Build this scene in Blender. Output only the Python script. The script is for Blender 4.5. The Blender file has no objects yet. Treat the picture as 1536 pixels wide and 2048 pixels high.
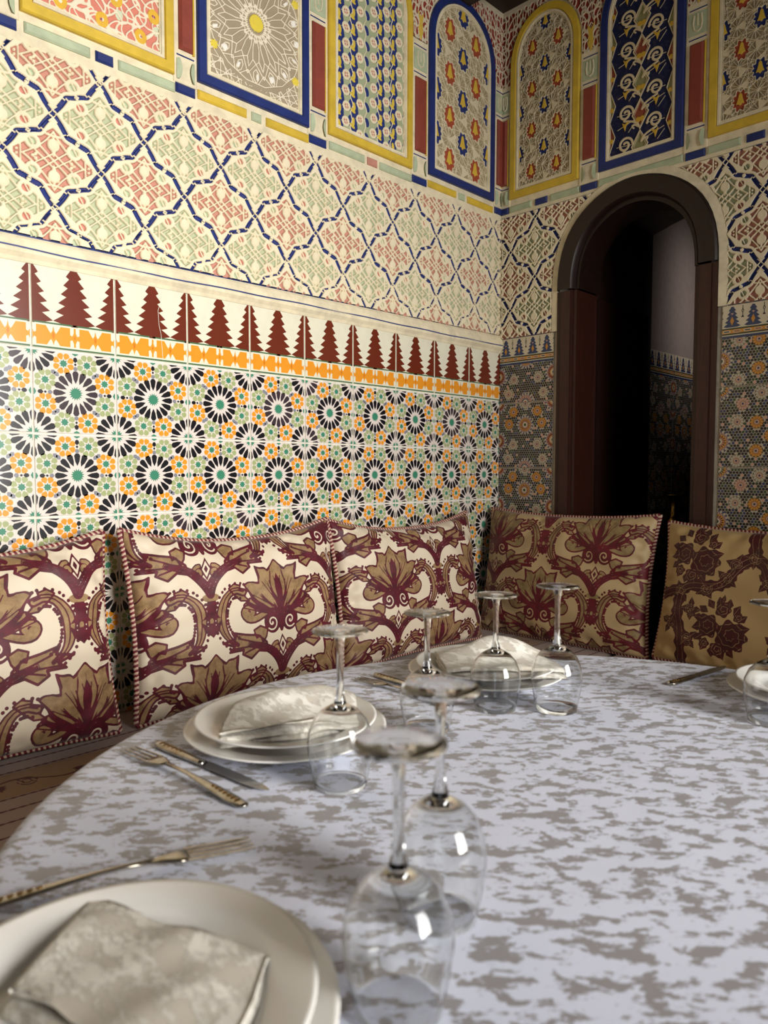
import bpy, math, random
import numpy as np
from mathutils import Matrix, Vector
random.seed(7); RNG = np.random.default_rng(7)
PI = math.pi
SC = bpy.context.scene
COL = SC.collection
# ------------------------------------------------------------------ camera
cam_d = bpy.data.cameras.new('camera'); cam = bpy.data.objects.new('camera', cam_d); COL.objects.link(cam)
CP = Vector((1.7933, -2.4373, 1.13)); YAW, PITCH, ROLL, FPX = 0.7868, 0.0543, 0.0021, 1478.4
fw = Vector((-math.sin(YAW)*math.cos(PITCH), math.cos(YAW)*math.cos(PITCH), -math.sin(PITCH)))
rt = Vector((math.cos(YAW), math.sin(YAW), 0)); up = rt.cross(fw)
r2 = math.cos(ROLL)*rt + math.sin(ROLL)*up; u2 = -math.sin(ROLL)*rt + math.cos(ROLL)*up
cam.matrix_world = Matrix(((r2.x, u2.x, -fw.x, CP.x), (r2.y, u2.y, -fw.y, CP.y), (r2.z, u2.z, -fw.z, CP.z), (0, 0, 0, 1)))
cam_d.sensor_fit = 'VERTICAL'; cam_d.sensor_height = 24; cam_d.lens = 24*FPX/2048
cam_d.clip_start = 0.02; cam_d.clip_end = 60
cam_d.dof.use_dof = True; cam_d.dof.focus_distance = 2.1; cam_d.dof.aperture_fstop = 3.8
SC.camera = cam
# ------------------------------------------------------------------ world, light, exposure
W = bpy.data.worlds.new('world'); SC.world = W; W.use_nodes = True
W.node_tree.nodes['Background'].inputs[0].default_value = (0.75, 0.85, 1.0, 1)
W.node_tree.nodes['Background'].inputs[1].default_value = 0.35
def area(name, loc, aim, sx, sy, power, col):
    l = bpy.data.lights.new(name, 'AREA'); l.shape = 'RECTANGLE'; l.size = sx; l.size_y = sy; l.energy = power; l.color = col
    o = bpy.data.objects.new(name, l); COL.objects.link(o); o.location = loc
    o.rotation_euler = (Vector(aim)-Vector(loc)).to_track_quat('-Z', 'Y').to_euler(); return o
wl = area('window_daylight', (3.58, -1.55, 1.62), (0, -1.75, 1.45), 1.0, 1.4, 35, (1.0, 0.97, 0.93)); wl.data.spread = math.radians(78)
area('doorway_daylight', (2.9, -4.08, 1.5), (2.5, 0, 1.3), 0.9, 1.8, 5, (0.9, 0.94, 1.0))
cl_ = area('corridor_fill', (0.84, 1.0, 1.75), (0.33, 1.0, 1.65), 0.3, 1.0, 0.55, (1.0, 0.92, 0.9)); cl_.data.spread = math.radians(75)  # added fill lamp, out of view, that brightens the corridor wall; no opening here
vs = SC.view_settings; vs.view_transform = 'Standard'; vs.look = 'None'; vs.exposure = 0.0; vs.gamma = 1; vs.use_curve_mapping = False
cy = SC.cycles; cy.max_bounces = 10; cy.diffuse_bounces = 4; cy.glossy_bounces = 5; cy.transmission_bounces = 10; cy.transparent_max_bounces = 24
cy.sample_clamp_indirect = 6; cy.use_denoising = True; cy.blur_glossy = 0.5

# ------------------------------------------------------------------ materials
def lin(h):
    if isinstance(h, str): h = [int(h[i:i+2], 16)/255 for i in (0, 2, 4)]
    return tuple((c/12.92 if c <= 0.04045 else ((c+0.055)/1.055)**2.4) for c in h) + (1,)
MATS = {}
def new_mat(name):
    m = bpy.data.materials.new(name); m.use_nodes = True; nt = m.node_tree
    return m, nt, nt.nodes['Principled BSDF']
def nd(nt, t, **k):
    n = nt.nodes.new(t)
    for a, b in k.items(): setattr(n, a, b)
    return n
def mixc(nt, fac, a, b, blend='MIX'):
    n = nd(nt, 'ShaderNodeMix', data_type='RGBA', blend_type=blend)
    for i, v in ((0, fac), (6, a), (7, b)):
        if isinstance(v, (int, float, tuple)): n.inputs[i].default_value = v
        else: nt.links.new(v, n.inputs[i])
    return n.outputs[2]
def coords(nt, kind='Object', scale=None, rot=None):
    tc = nd(nt, 'ShaderNodeTexCoord').outputs[kind]
    if scale or rot:
        mp = nd(nt, 'ShaderNodeMapping')
        if scale: mp.inputs['Scale'].default_value = scale
        if rot: mp.inputs['Rotation'].default_value = rot
        nt.links.new(tc, mp.inputs[0]); return mp.outputs[0]
    return tc
def noise(nt, vec, scale, detail=3, rough=0.5, dist=0.0):
    n = nd(nt, 'ShaderNodeTexNoise'); nt.links.new(vec, n.inputs['Vector'])
    n.inputs['Scale'].default_value = scale; n.inputs['Detail'].default_value = detail
    n.inputs['Roughness'].default_value = rough; n.inputs['Distortion'].default_value = dist
    return n.outputs['Fac']
def ramp(nt, fac, a, b, va=0.0, vb=1.0):
    n = nd(nt, 'ShaderNodeMapRange'); nt.links.new(fac, n.inputs[0])
    n.inputs[1].default_value = a; n.inputs[2].default_value = b; n.inputs[3].default_value = va; n.inputs[4].default_value = vb
    return n.outputs[0]
def bump(nt, bs, h, strength=0.3, dist=0.002):
    b = nd(nt, 'ShaderNodeBump'); b.inputs['Strength'].default_value = strength; b.inputs['Distance'].default_value = dist
    nt.links.new(h, b.inputs['Height']); nt.links.new(b.outputs[0], bs.inputs['Normal'])
def plain(name, col, rough=0.5, metal=0.0, wear=0.12, wscale=30, spec=0.5, bmp=0.0, dirt=None):
    if name in MATS: return MATS[name]
    m, nt, bs = new_mat(name); c = lin(col); oc = coords(nt)
    f = noise(nt, oc, wscale, 4, 0.6)
    d = tuple(x*(1-2.2*wear) for x in c[:3]) + (1,) if dirt is None else lin(dirt)
    nt.links.new(mixc(nt, ramp(nt, f, 0.4, 0.7), c, d), bs.inputs['Base Color'])
    bs.inputs['Roughness'].default_value = rough; bs.inputs['Metallic'].default_value = metal
    bs.inputs['Specular IOR Level'].default_value = spec
    if bmp: bump(nt, bs, f, bmp, 0.003)
    MATS[name] = m; return m
def fieldmat(name, base, layers, rough=0.7, dirt=0.25, dirtcol='8a7450', soft=0.0, bmp=0.15, spec=0.3, sheen=0.0, nscale=60):
    """base colour, then layers [(attribute, colour)] painted where the attribute is above zero"""
    if name in MATS: return MATS[name]
    m, nt, bs = new_mat(name); col = lin(base)
    for at, c in layers:
        a = nd(nt, 'ShaderNodeAttribute', attribute_name=at)
        col = mixc(nt, ramp(nt, a.outputs['Fac'], -soft, soft+1e-4), col, lin(c))
    oc = coords(nt); f = noise(nt, oc, nscale, 5, 0.65)
    if dirt: col = mixc(nt, ramp(nt, f, 0.5, 0.85, 0, dirt), col, lin(dirtcol))
    nt.links.new(col, bs.inputs['Base Color'])
    bs.inputs['Roughness'].default_value = rough; bs.inputs['Specular IOR Level'].default_value = spec
    if sheen: bs.inputs['Sheen Weight'].default_value = sheen
    if bmp: bump(nt, bs, f, bmp, 0.002)
    MATS[name] = m; return m

CREAM = 'e9dcbb'; NAVY = '1f3070'; YEL = 'dcb93c'; RED = '8f4030'; PINK = 'c48876'; GREEN = 'b7c2a0'
M_cream = plain('cream_plaster', CREAM, 0.75, wear=0.10, wscale=25, spec=0.25, bmp=0.15)
M_navy = plain('navy_paint', NAVY, 0.5, wear=0.12, wscale=20)
M_yel = plain('ochre_yellow_paint', YEL, 0.55, wear=0.10, wscale=18)
M_red = plain('brick_red_paint', RED, 0.6, wear=0.08)
M_green = plain('pale_green_paint', GREEN, 0.65, wear=0.08)
M_pink = plain('pink_paint', PINK, 0.65, wear=0.08)
M_grout = plain('white_grout', 'e6e2d2', 0.85, wear=0.12, wscale=60, spec=0.2)
GL = dict(rough=0.22, wear=0.03, spec=0.5)
M_tw = plain('glaze_ivory', 'dfd3c9', **GL); M_tb = plain('glaze_black', '17151a', **GL); M_tp = plain('glaze_faded_black', '3b3036', **GL)
M_to = plain('glaze_orange', 'e8962a', **GL); M_tg = plain('glaze_sage', 'a2ab78', **GL); M_te = plain('glaze_emerald', '3f8468', **GL)
M_ts = plain('glaze_grey', '85858c', **GL); M_tbr = plain('glaze_brown', '6b2c1b', **GL); M_tcr = plain('glaze_cream', 'e4dfc8', **GL)
M_tgl = plain('glaze_dark_green', '4a6a48', **GL); M_tod = plain('glaze_deep_orange', 'd27a1c', **GL)
M_tn = plain('glaze_navy', '2c3a5e', **GL); M_tr = plain('glaze_rust', '9a4a26', **GL); M_tpk = plain('glaze_rose', 'c79a84', **GL)
M_tedge = plain('tile_biscuit', 'cfc3a8', 0.8)

# ------------------------------------------------------------------ mesh helpers
def link(o, parent=None):
    COL.objects.link(o)
    if parent is not None: o.parent = parent
    return o
def meshdata(name, V, F, mats, mi=None, smooth=False, uvs=None):
    me = bpy.data.meshes.new(name)
    me.from_pydata([tuple(map(float, v)) for v in V], [], F)
    for m in mats: me.materials.append(m)
    if mi is not None: me.polygons.foreach_set('material_index', mi)
    if smooth: me.polygons.foreach_set('use_smooth', [True]*len(me.polygons))
    me.update(); return me
def obj(name, me, parent=None, mw=None):
    o = bpy.data.objects.new(name, me); link(o, parent)
    if mw is not None: o.matrix_local = mw
    return o
def tag(o, label=None, cat=None, group=None, kind=None):
    for k, v in (('label', label), ('category', cat), ('group', group), ('kind', kind)):
        if v: o[k] = v
    return o
def thing(name, loc, label, cat, group=None, rz=0.0, mw=None):
    o = bpy.data.objects.new(name, None); COL.objects.link(o)
    if mw is not None: o.matrix_world = mw
    else: o.location = loc; o.rotation_euler = (0, 0, rz)
    return tag(o, label, cat, group)
class MB:
    def __init__(s): s.V = []; s.F = []; s.M = []
    def add(s, V, F, mi=0):
        b = len(s.V); s.V += [tuple(v) for v in V]; s.F += [tuple(i+b for i in f) for f in F]; s.M += [mi]*len(F)
    def box(s, x0, x1, y0, y1, z0, z1, mi=0, bev=0.0):
        if bev <= 0:
            V = [(x, y, z) for z in (z0, z1) for x, y in ((x0, y0), (x1, y0), (x1, y1), (x0, y1))]
            s.add(V, [(3, 2, 1, 0), (4, 5, 6, 7), (0, 1, 5, 4), (1, 2, 6, 5), (2, 3, 7, 6), (3, 0, 4, 7)], mi); return
        b = bev; V = []
        for (i, z) in ((0, z0), (0, z1-b), (b, z1)):
            V += [(x0+i, y0+i, z), (x1-i, y0+i, z), (x1-i, y1-i, z), (x0+i, y1-i, z)]
        F = [(3, 2, 1, 0), (8, 9, 10, 11)]
        for k in (0, 4):
            F += [(k+a, k+(a+1) % 4, k+4+(a+1) % 4, k+4+a) for a in range(4)]
        s.add(V, F, mi)
    def rings(s, R, mi=0, close=True, cap0=False, cap1=False, mis=None):
        n = len(R[0]); V = [p for r in R for p in r]; b = len(s.V); s.V += V
        for k in range(len(R)-1):
            for i in range(n if close else n-1):
                j = (i+1) % n
                s.F.append((b+k*n+i, b+k*n+j, b+(k+1)*n+j, b+(k+1)*n+i)); s.M.append(mis[k] if mis else mi)
        if cap0: s.F.append(tuple(b+i for i in reversed(range(n)))); s.M.append(mi)
        if cap1: s.F.append(tuple(b+(len(R)-1)*n+i for i in range(n))); s.M.append(mi)
    def lathe(s, prof, n=32, mi=0, c=(0, 0), caps=(False, False)):
        R = [[(c[0]+r*math.cos(2*PI*i/n), c[1]+r*math.sin(2*PI*i/n), z) for i in range(n)] for r, z in prof]
        s.rings(R, mi, True, *caps)
    def data(s, name, mats, smooth=False): return meshdata(name, s.V, s.F, mats, s.M, smooth)
    def build(s, name, mats, parent=None, mw=None, smooth=False): return obj(name, s.data(name, mats, smooth), parent, mw)
def autosmooth(o, ang=40):
    me = o.data; me.polygons.foreach_set('use_smooth', [True]*len(me.polygons))
    me.set_sharp_from_angle(angle=math.radians(ang)); return o
def tube_rings(path, rad, n=6, up=Vector((0, 0, 1))):
    R = []; N = len(path); P = [Vector(p) for p in path]
    for i in range(N):
        t = (P[min(i+1, N-1)]-P[max(i-1, 0)]).normalized()
        a = t.cross(up); a = a.normalized() if a.length > 1e-4 else Vector((1, 0, 0)); b = t.cross(a)
        r = rad(i/(N-1)) if callable(rad) else rad
        R.append([tuple(P[i]+a*(r*math.cos(2*PI*k/n))+b*(r*math.sin(2*PI*k/n))) for k in range(n)])
    return R

# frames: local x runs to the viewer's right along the wall, local y up, local z out of the wall
def LW(y, z, off=0.0): return Matrix(((0, 0, 1, off), (1, 0, 0, y), (0, 1, 0, z), (0, 0, 0, 1)))
def BW(x, z, off=0.0): return Matrix(((1, 0, 0, x), (0, 0, -1, -off), (0, 1, 0, z), (0, 0, 0, 1)))

# ------------------------------------------------------------------ 2-D fields
def dpoly(X, Y, pts, close=False):
    pts = np.asarray(pts, float); d = np.full(X.shape, 9.0)
    if close: pts = np.vstack([pts, pts[:1]])
    for (ax, ay), (bx, by) in zip(pts[:-1], pts[1:]):
        ex, ey = bx-ax, by-ay; L = ex*ex+ey*ey+1e-12
        t = np.clip(((X-ax)*ex+(Y-ay)*ey)/L, 0, 1)
        d = np.minimum(d, (X-ax-t*ex)**2+(Y-ay-t*ey)**2)
    return np.sqrt(d)
def spoly(X, Y, pts):
    """signed distance, positive inside"""
    pts = np.asarray(pts, float); ins = np.zeros(X.shape, bool); n = len(pts)
    for i in range(n):
        ax, ay = pts[i]; bx, by = pts[(i+1) % n]
        if ay == by: continue
        c = ((ay > Y) != (by > Y)) & (X < (bx-ax)*(Y-ay)/(by-ay)+ax); ins ^= c
    d = dpoly(X, Y, pts, True); return np.where(ins, d, -d)
def disc(X, Y, cx, cy, r): return r-np.hypot(X-cx, Y-cy)
def ell(X, Y, cx, cy, a, b): return (1-np.hypot((X-cx)/a, (Y-cy)/b))*min(a, b)
def bez(p0, p1, p2, p3, n=14):
    t = np.linspace(0, 1, n)[:, None]; p0, p1, p2, p3 = map(np.array, (p0, p1, p2, p3))
    return (1-t)**3*p0+3*(1-t)**2*t*p1+3*(1-t)*t*t*p2+t**3*p3
def spiral(cx, cy, r0, r1, a0, turns, n=26):
    t = np.linspace(0, 1, n); a = a0+2*PI*turns*t; r = r0+(r1-r0)*t
    return np.stack([cx+r*np.cos(a), cy+r*np.sin(a)], 1)
def smooth01(x): x = np.clip(x, 0, 1); return x*x*(3-2*x)
def relief_mesh(name, x0, x1, y0, y1, step, fn, mat, depth=0.005, edge=0.0012, mask=None, z0=0.0):
    nx = max(2, int(round((x1-x0)/step))+1); ny = max(2, int(round((y1-y0)/step))+1)
    X, Y = np.meshgrid(np.linspace(x0, x1, nx), np.linspace(y0, y1, ny))
    f = fn(X, Y); Z = z0+depth*smooth01(f['w']/edge*0.5+0.5)
    if 'h' in f: Z = Z+f['h']
    return grid_mesh(name, X, Y, Z, f, mat, mask(X, Y) if mask is not None else None)
def grid_mesh(name, X, Y, Z, f, mat, keep=None, smooth=True):
    ny, nx = X.shape; idx = np.arange(nx*ny).reshape(ny, nx)
    q = np.stack([idx[:-1, :-1], idx[:-1, 1:], idx[1:, 1:], idx[1:, :-1]], -1)
    if keep is not None:
        k = keep > 0; kk = k[:-1, :-1] & k[:-1, 1:] & k[1:, 1:] & k[1:, :-1]; q = q[kk]
    q = q.reshape(-1, 4); used = np.unique(q); mp = np.full(nx*ny, -1); mp[used] = np.arange(len(used)); q = mp[q]
    co = np.stack([X.ravel(), Y.ravel(), Z.ravel()], 1)[used]
    me = bpy.data.meshes.new(name); me.vertices.add(len(co)); me.vertices.foreach_set('co', co.astype('f').ravel())
    me.loops.add(q.size); me.loops.foreach_set('vertex_index', q.astype('i').ravel())
    me.polygons.add(len(q)); me.polygons.foreach_set('loop_start', np.arange(0, q.size, 4, dtype='i'))
    me.polygons.foreach_set('loop_total', np.full(len(q), 4, 'i'))
    me.polygons.foreach_set('use_smooth', np.full(len(q), smooth))
    for k, v in f.items():
        if k == 'h': continue
        a = me.attributes.new(k, 'FLOAT', 'POINT'); a.data.foreach_set('value', np.broadcast_to(v, X.shape).ravel()[used].astype('f'))
    me.materials.append(mat); me.update(calc_edges=True); return me

# ------------------------------------------------------------------ polygon prints on tiles
def clip_poly(P, x0, x1, y0, y1):
    for ax, lim, s in ((0, x0, 1), (0, x1, -1), (1, y0, 1), (1, y1, -1)):
        out = []; n = len(P)
        for i in range(n):
            a, b = P[i], P[(i+1) % n]; da, db = s*(a[ax]-lim), s*(b[ax]-lim)
            if da >= 0: out.append(a)
            if (da > 0 > db) or (da < 0 < db):
                t = da/(da-db); out.append((a[0]+(b[0]-a[0])*t, a[1]+(b[1]-a[1])*t))
        P = out
        if len(P) < 3: return []
    return P
class Print:
    """a tile: body with raised glaze edge, motifs as inlaid polygons; unit square scaled to w x h"""
    def __init__(s, w, h, g=0.0020, th=0.006):
        s.w, s.h, s.g = w, h, g; s.mb = MB(); s.z = th; s.b = (g, w-g, g, h-g); s.lay = 0
        s.mb.box(g, w-g, g, h-g, 0, th, 0, bev=0.0008)
        s.b = (g+.0008, w-g-.0008, g+.0008, h-g-.0008)
    def poly(s, P, mi, lay=1):
        P = clip_poly([(float(a), float(b)) for a, b in P], *s.b)
        if len(P) < 3: return
        A = sum(P[i][0]*P[(i+1) % len(P)][1]-P[(i+1) % len(P)][0]*P[i][1] for i in range(len(P)))
        if abs(A) < 1e-9: return
        if A < 0: P = P[::-1]
        s.mb.add([(a, b, s.z+0.00012*lay) for a, b in P], [tuple(range(len(P)))], mi)
    def ngon(s, cx, cy, r, n, mi, lay=1, ph=0.0): s.poly([(cx+r*math.cos(ph+2*PI*i/n), cy+r*math.sin(ph+2*PI*i/n)) for i in range(n)], mi, lay)
    def petals(s, cx, cy, prof, n, mi, lay=1, ph=0.0):
        for k in range(n):
            a = ph+2*PI*k/n; c, d = math.cos(a), math.sin(a)
            P = [(r, t) for r, t in prof]+[(r, -t) for r, t in reversed(prof) if t]
            m = mi[k % len(mi)] if isinstance(mi, (list, tuple)) else mi
            s.poly([(cx+r*c-t*d, cy+r*d+t*c) for r, t in P], m, lay)

def star_tile(faded=()):
    W0 = 0.2; p = Print(W0, W0*0.972); H = p.h
    # 0 ivory 1 black 2 orange 3 sage 4 emerald 5 grey 6 faded black
    def star(cx, cy, ci):
        R = .265*W0; bk = 6 if ci in faded else 1
        p.petals(cx, cy, [(.115*W0, 0), (.17*W0, .026*W0), (.238*W0, .037*W0), (R, .020*W0)], 16, bk, 1, 0)
        p.ngon(cx, cy, .058*W0, 16, 4, 2)
        p.petals(cx, cy, [(.05*W0, .012*W0), (.085*W0, 0)], 16, 4, 1, PI/16)
    star(W0/2, H/2, 0)
    for i, (a, b) in enumerate(((0, 0), (1, 0), (1, 1), (0, 1))): star(a*W0, b*H, i+1)
    ros = [(.36, .855, 2), (.64, .855, 3), (.855, .645, 2), (.855, .36, 3), (.64, .145, 2), (.36, .145, 3), (.145, .36, 2), (.145, .645, 3)]
    for x, y, m in ros:
        x, y = x*W0, y*H
        p.petals(x, y, [(.052*W0, .008*W0), (.085*W0, .034*W0), (.108*W0, .034*W0), (.125*W0, .014*W0)], 8, m, 1, PI/8)
        p.ngon(x, y, .038*W0, 8, 4, 2)
        p.petals(x, y, [(.03*W0, .01*W0), (.052*W0, 0)], 8, 4, 1, 0)
    def kite(x, y, a, l, w, m):
        c, d = math.cos(a), math.sin(a); p.poly([(x*W0+(u*c-v*d)*W0, y*H+(u*d+v*c)*W0) for u, v in ((-l, 0), (-l*.3, w), (l*.6, w*.8), (l, 0), (l*.6, -w*.8), (-l*.3, -w))], m, 1)
    for k in range(4):
        a = k*PI/2; c, d = math.cos(a), math.sin(a)
        for r, l, w, m in ((.30, .030, .026, 5), (.355, .016, .014, 1), (.41, .034, .026, 1), (.485, .028, .036, 4)):
            kite(.5+r*c, .5+r*d, a, l, w, m)
        a2 = a+PI/4; c, d = math.cos(a2), math.sin(a2); kite(.5+.315*c, .5+.315*d, a2, .036, .026, 5)
        for s in (-1, 1):
            kite(.5+.485*c*1.0+s*-d*.25*0, .5+.485*d, a2, .0, .0, 5)
    for x, y in ((.22, 0), (.78, 0)):
        for yy in (0, 1): kite(x, yy, 0, .03, .018, 1); kite(yy, x, PI/2, .03, .018, 1)
    for x, y in ((.24, .255), (.76, .255), (.24, .745), (.76, .745)):
        kite(x, y, math.atan2(.5-y, .5-x), .034, .026, 5)
    return p.mb.data('star_tile', [M_tw, M_tb, M_to, M_tg, M_te, M_ts, M_tp])
def tree_pts(cx, y0, y1, wb, wt, n):
    L = []; hh = (y1-y0)/n
    for k in range(n):
        w0 = wb+(wt-wb)*k/n; w1 = wb+(wt-wb)*(k+1)/n
        L.append((w0, y0+k*hh, w1*0.56, y0+(k+1)*hh))
    return [[(cx-a*.62, b-.0004), (cx+a*.62, b-.0004), (cx+a, b+(d-b)*.22), (cx+c, d), (cx-c, d), (cx-a, b+(d-b)*.22)] for a, b, c, d in L]
def frieze_tile(w=0.2, h=0.194, crack=None):
    p = Print(w, h)  # 0 cream 1 brown 2 green 3 orange 4 deep orange
    for cx in (0, .5, 1):
        for k_, P in enumerate(tree_pts(cx*w, .325*h, .985*h, .25*w, .06*w, 6)): p.poly(P, 1, 1+.2*(k_ % 2))
        p.poly([(cx*w-.04*w, .3*h), (cx*w+.04*w, .3*h), (cx*w+.04*w, .97*h), (cx*w-.04*w, .97*h)], 1, 2)
    p.poly([(0, .305*h), (w, .305*h), (w, .325*h), (0, .325*h)], 2, 2)
    p.poly([(0, .055*h), (w, .055*h), (w, .285*h), (0, .285*h)], 3, 1)
    p.poly([(0, .015*h), (w, .015*h), (w, .035*h), (0, .035*h)], 2, 2)
    for k in range(5):
        cx = k*.25*w
        if k % 2 == 0:
            for s in (-1, 1):
                for (ya, yb) in ((.285, .20), (.055, .13)):
                    d = .02*h*(1 if ya > yb else -1)
                    p.poly([(cx+s*.012*w, ya*h), (cx+s*.055*w, ya*h), (cx+s*.055*w, yb*h), (cx+s*.03*w, yb*h+d*-.6), (cx+s*.012*w, yb*h+d*1.5)], 0, 3)
        else:
            for s in (-1, 1):
                p.poly([(cx+s*.085*w, .285*h), (cx, .285*h), (cx+s*.012*w, .225*h), (cx+s*.030*w, .195*h), (cx+s*.045*w, .215*h)], 0, 3)
                p.poly([(cx+s*.075*w, .055*h), (cx, .055*h), (cx+s*.012*w, .10*h), (cx+s*.028*w, .125*h), (cx+s*.045*w, .105*h)], 0, 3)
            p.poly([(cx-.018*w, .17*h), (cx, .125*h), (cx+.018*w, .17*h), (cx, .22*h)], 4, 3)
    for k in range(1, 4, 2): pass
    for cx in (0, .5, 1): p.poly([(cx*w-.012*w, .17*h), (cx*w, .14*h), (cx*w+.012*w, .17*h), (cx*w, .2*h)], 4, 3)
    if crack:
        for (a, b), (c, d) in zip(crack[:-1], crack[1:]): p.poly([(a*w-.0006, b*h), (a*w+.0006, b*h), (c*w+.0006, d*h), (c*w-.0006, d*h)], 5, 6)
    return p.mb.data('frieze_tile', [M_tcr, M_tbr, M_tgl, M_to, M_tod, M_grout])
# mosaic tile of the arch wall: 0 warm white ground 1 black 2 orange 3 rust 4 dark green 5 navy 6 rose 7 cream
MOSM = None
def rosette_small(p, x, y, r, m, lay=3, n=12):
    p.ngon(x, y, r*1.04, 16, 4 if m != 2 else 1, lay); p.petals(x, y, [(r*.25, 0), (r*.6, r*.15), (r*.88, r*.20), (r*1.02, 0)], n, m if m != 7 else 0, lay+1); p.ngon(x, y, r*.46, 12, 3, lay+1.5)
    p.petals(x, y, [(r*.14, 0), (r*.3, r*.06), (r*.44, 0)], n, 7, lay+2, PI/n); p.ngon(x, y, r*.16, 8, 5, lay+3)
def rosette_big(p, x, y, r, cs, lay=3, n=16):
    p.ngon(x, y, r*1.06, 24, 5, lay); p.petals(x, y, [(r*.72, 0), (r*.88, r*.11), (r*.98, r*.12), (r*1.1, 0)], n, 0, lay+1)
    p.petals(x, y, [(r*.62, 0), (r*.72, r*.06), (r*.80, r*.05), (r*.9, 0)], n, 6, lay+2, PI/n)
    p.ngon(x, y, r*.66, 24, 1, lay+2.4)
    p.petals(x, y, [(r*.44, 0), (r*.55, r*.085), (r*.64, r*.10), (r*.76, 0)], n, cs[0], lay+3)
    p.ngon(x, y, r*.46, 20, 0, lay+3.3); p.petals(x, y, [(r*.28, 0), (r*.36, r*.055), (r*.42, r*.065), (r*.48, 0)], n, cs[1], lay+3.6, PI/n)
    p.ngon(x, y, r*.27, 16, 7, lay+4); p.ngon(x, y, r*.17, 10, cs[2], lay+5)
def mosaic_tile(variant, w=0.25, h=0.254, crown=False):
    p = Print(w, h, g=0.0009); top = h if not crown else h-.1005
    rr = random.Random(variant)
    if variant % 2 == 0:
        big = [(.5, .66, (2, 3, 4)), (0, .42, (3, 2, 4)), (1, .42, (3, 2, 4)), (.5, 0, (6, 5, 3)), (0, 1, (3, 2, 5)), (1, 1, (3, 2, 5))]
        sm = [(.28, .86, 2), (.72, .86, 2), (.28, .36, 7), (.72, .36, 7), (.18, .14, 7), (.82, .14, 7), (.2, .68, 2), (.8, .68, 2), (.5, .98, 7)]
    else:
        big = [(0, .98, (2, 4, 4)), (.9, .0, (3, 2, 4)), (.9, 1., (3, 2, 4)), (.0, .32, (2, 3, 1)), (1, .45, (2, 3, 4))]
        sm = [(.45, .20, 2), (.45, .55, 2), (.68, .72, 2), (.22, .08, 7), (.22, .56, 7), (.62, .38, 2), (.5, .9, 7), (.28, .78, 6)]
    occ = [(x*w, y*h, .145*w) for x, y, _ in big]+[(x*w, y*h, .085*w) for x, y, _ in sm]
    s = .0098; ny = int(h/(s*.866))+2; nx = int(w/s)+2
    for j in range(-1, ny):
        for i in range(-1, nx):
            x = (i+.5*(j % 2))*s; y = j*s*.866
            if y > top+.003 or any((x-a)**2+(y-b)**2 < (r+.0015)**2 for a, b, r in occ): continue
            q = rr.random(); m = 1 if q < .62 else (4 if q < .8 else (5 if q < .93 else 6))
            p.ngon(x, y, s*.50, 6, m, 1, PI/6)
    for x, y, c in big: rosette_big(p, x*w, y*h, .14*w, c)
    for x, y, m in sm: rosette_small(p, x*w, y*h, .08*w, m)
    if crown:
        y0 = h-.1; F = lambda x0, x1, a, b, m, l: p.poly([(x0, y0+a), (x1, y0+a), (x1, y0+b), (x0, y0+b)], m, l)
        F(0, w, -.0035, .004, 5, 12); F(0, w, .004, .1, 7, 12); F(0, w, .007, .0095, 4, 13); F(0, w, .0095, .0255, 1, 13); F(0, w, .0115, .0235, 2, 14)
        F(0, w, .0255, .028, 4, 13)
        for k in range(8):
            x = (k+.5)*w/8; L = .0125
            p.poly([(x-L, y0+.0175), (x-L+.004, y0+.0135), (x+L-.004, y0+.0135), (x+L, y0+.0175), (x+L-.004, y0+.0215), (x-L+.004, y0+.0215)], 0 if k % 2 else 7, 15)
            p.poly([(x-L*.7, y0+.0175), (x-L*.6, y0+.0158), (x+L*.6, y0+.0158), (x+L*.7, y0+.0175), (x+L*.6, y0+.0192), (x-L*.6, y0+.0192)], 3 if k % 2 else 1, 16)
        for k in range(4):
            x = (k+.5)*w/4
            for k_, P in enumerate(tree_pts(x, y0+.031, y0+.092, .026, .007, 5)): p.poly(P, 5, 13+.2*(k_ % 2))
            p.poly([(x-.004, y0+.034), (x+.004, y0+.034), (x+.004, y0+.094), (x-.004, y0+.094)], 5, 13.5)
            p.poly([(x-.006, y0+.05), (x, y0+.036), (x+.006, y0+.05), (x, y0+.064)], 2, 15)
            p.poly([(x-.005, y0+.074), (x, y0+.068), (x+.005, y0+.074)], 6, 15)
        for k in range(5):
            x = k*w/4
            p.poly([(x-.004, y0+.078), (x, y0+.07), (x+.004, y0+.078), (x, y0+.088)], 1, 14); p.poly([(x-.0018, y0+.078), (x, y0+.074), (x+.0018, y0+.078), (x, y0+.082)], 7, 15)
            p.poly([(x-.005, y0+.058), (x+.005, y0+.058), (x, y0+.066)], 1, 14); p.poly([(x-.001, y0+.06), (x+.001, y0+.06), (x+.001, y0+.095), (x-.001, y0+.095)], 1, 13)
    return p.mb.data('mosaic_tile', MOSM)
MOSM = [plain('mosaic_white', 'bcae96', **GL), M_tb, plain('mosaic_orange', 'c98a35', **GL), M_tr, plain('mosaic_green', '34472c', **GL), M_tn, M_tpk, plain('mosaic_cream', 'd3c6aa', **GL)]

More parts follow.
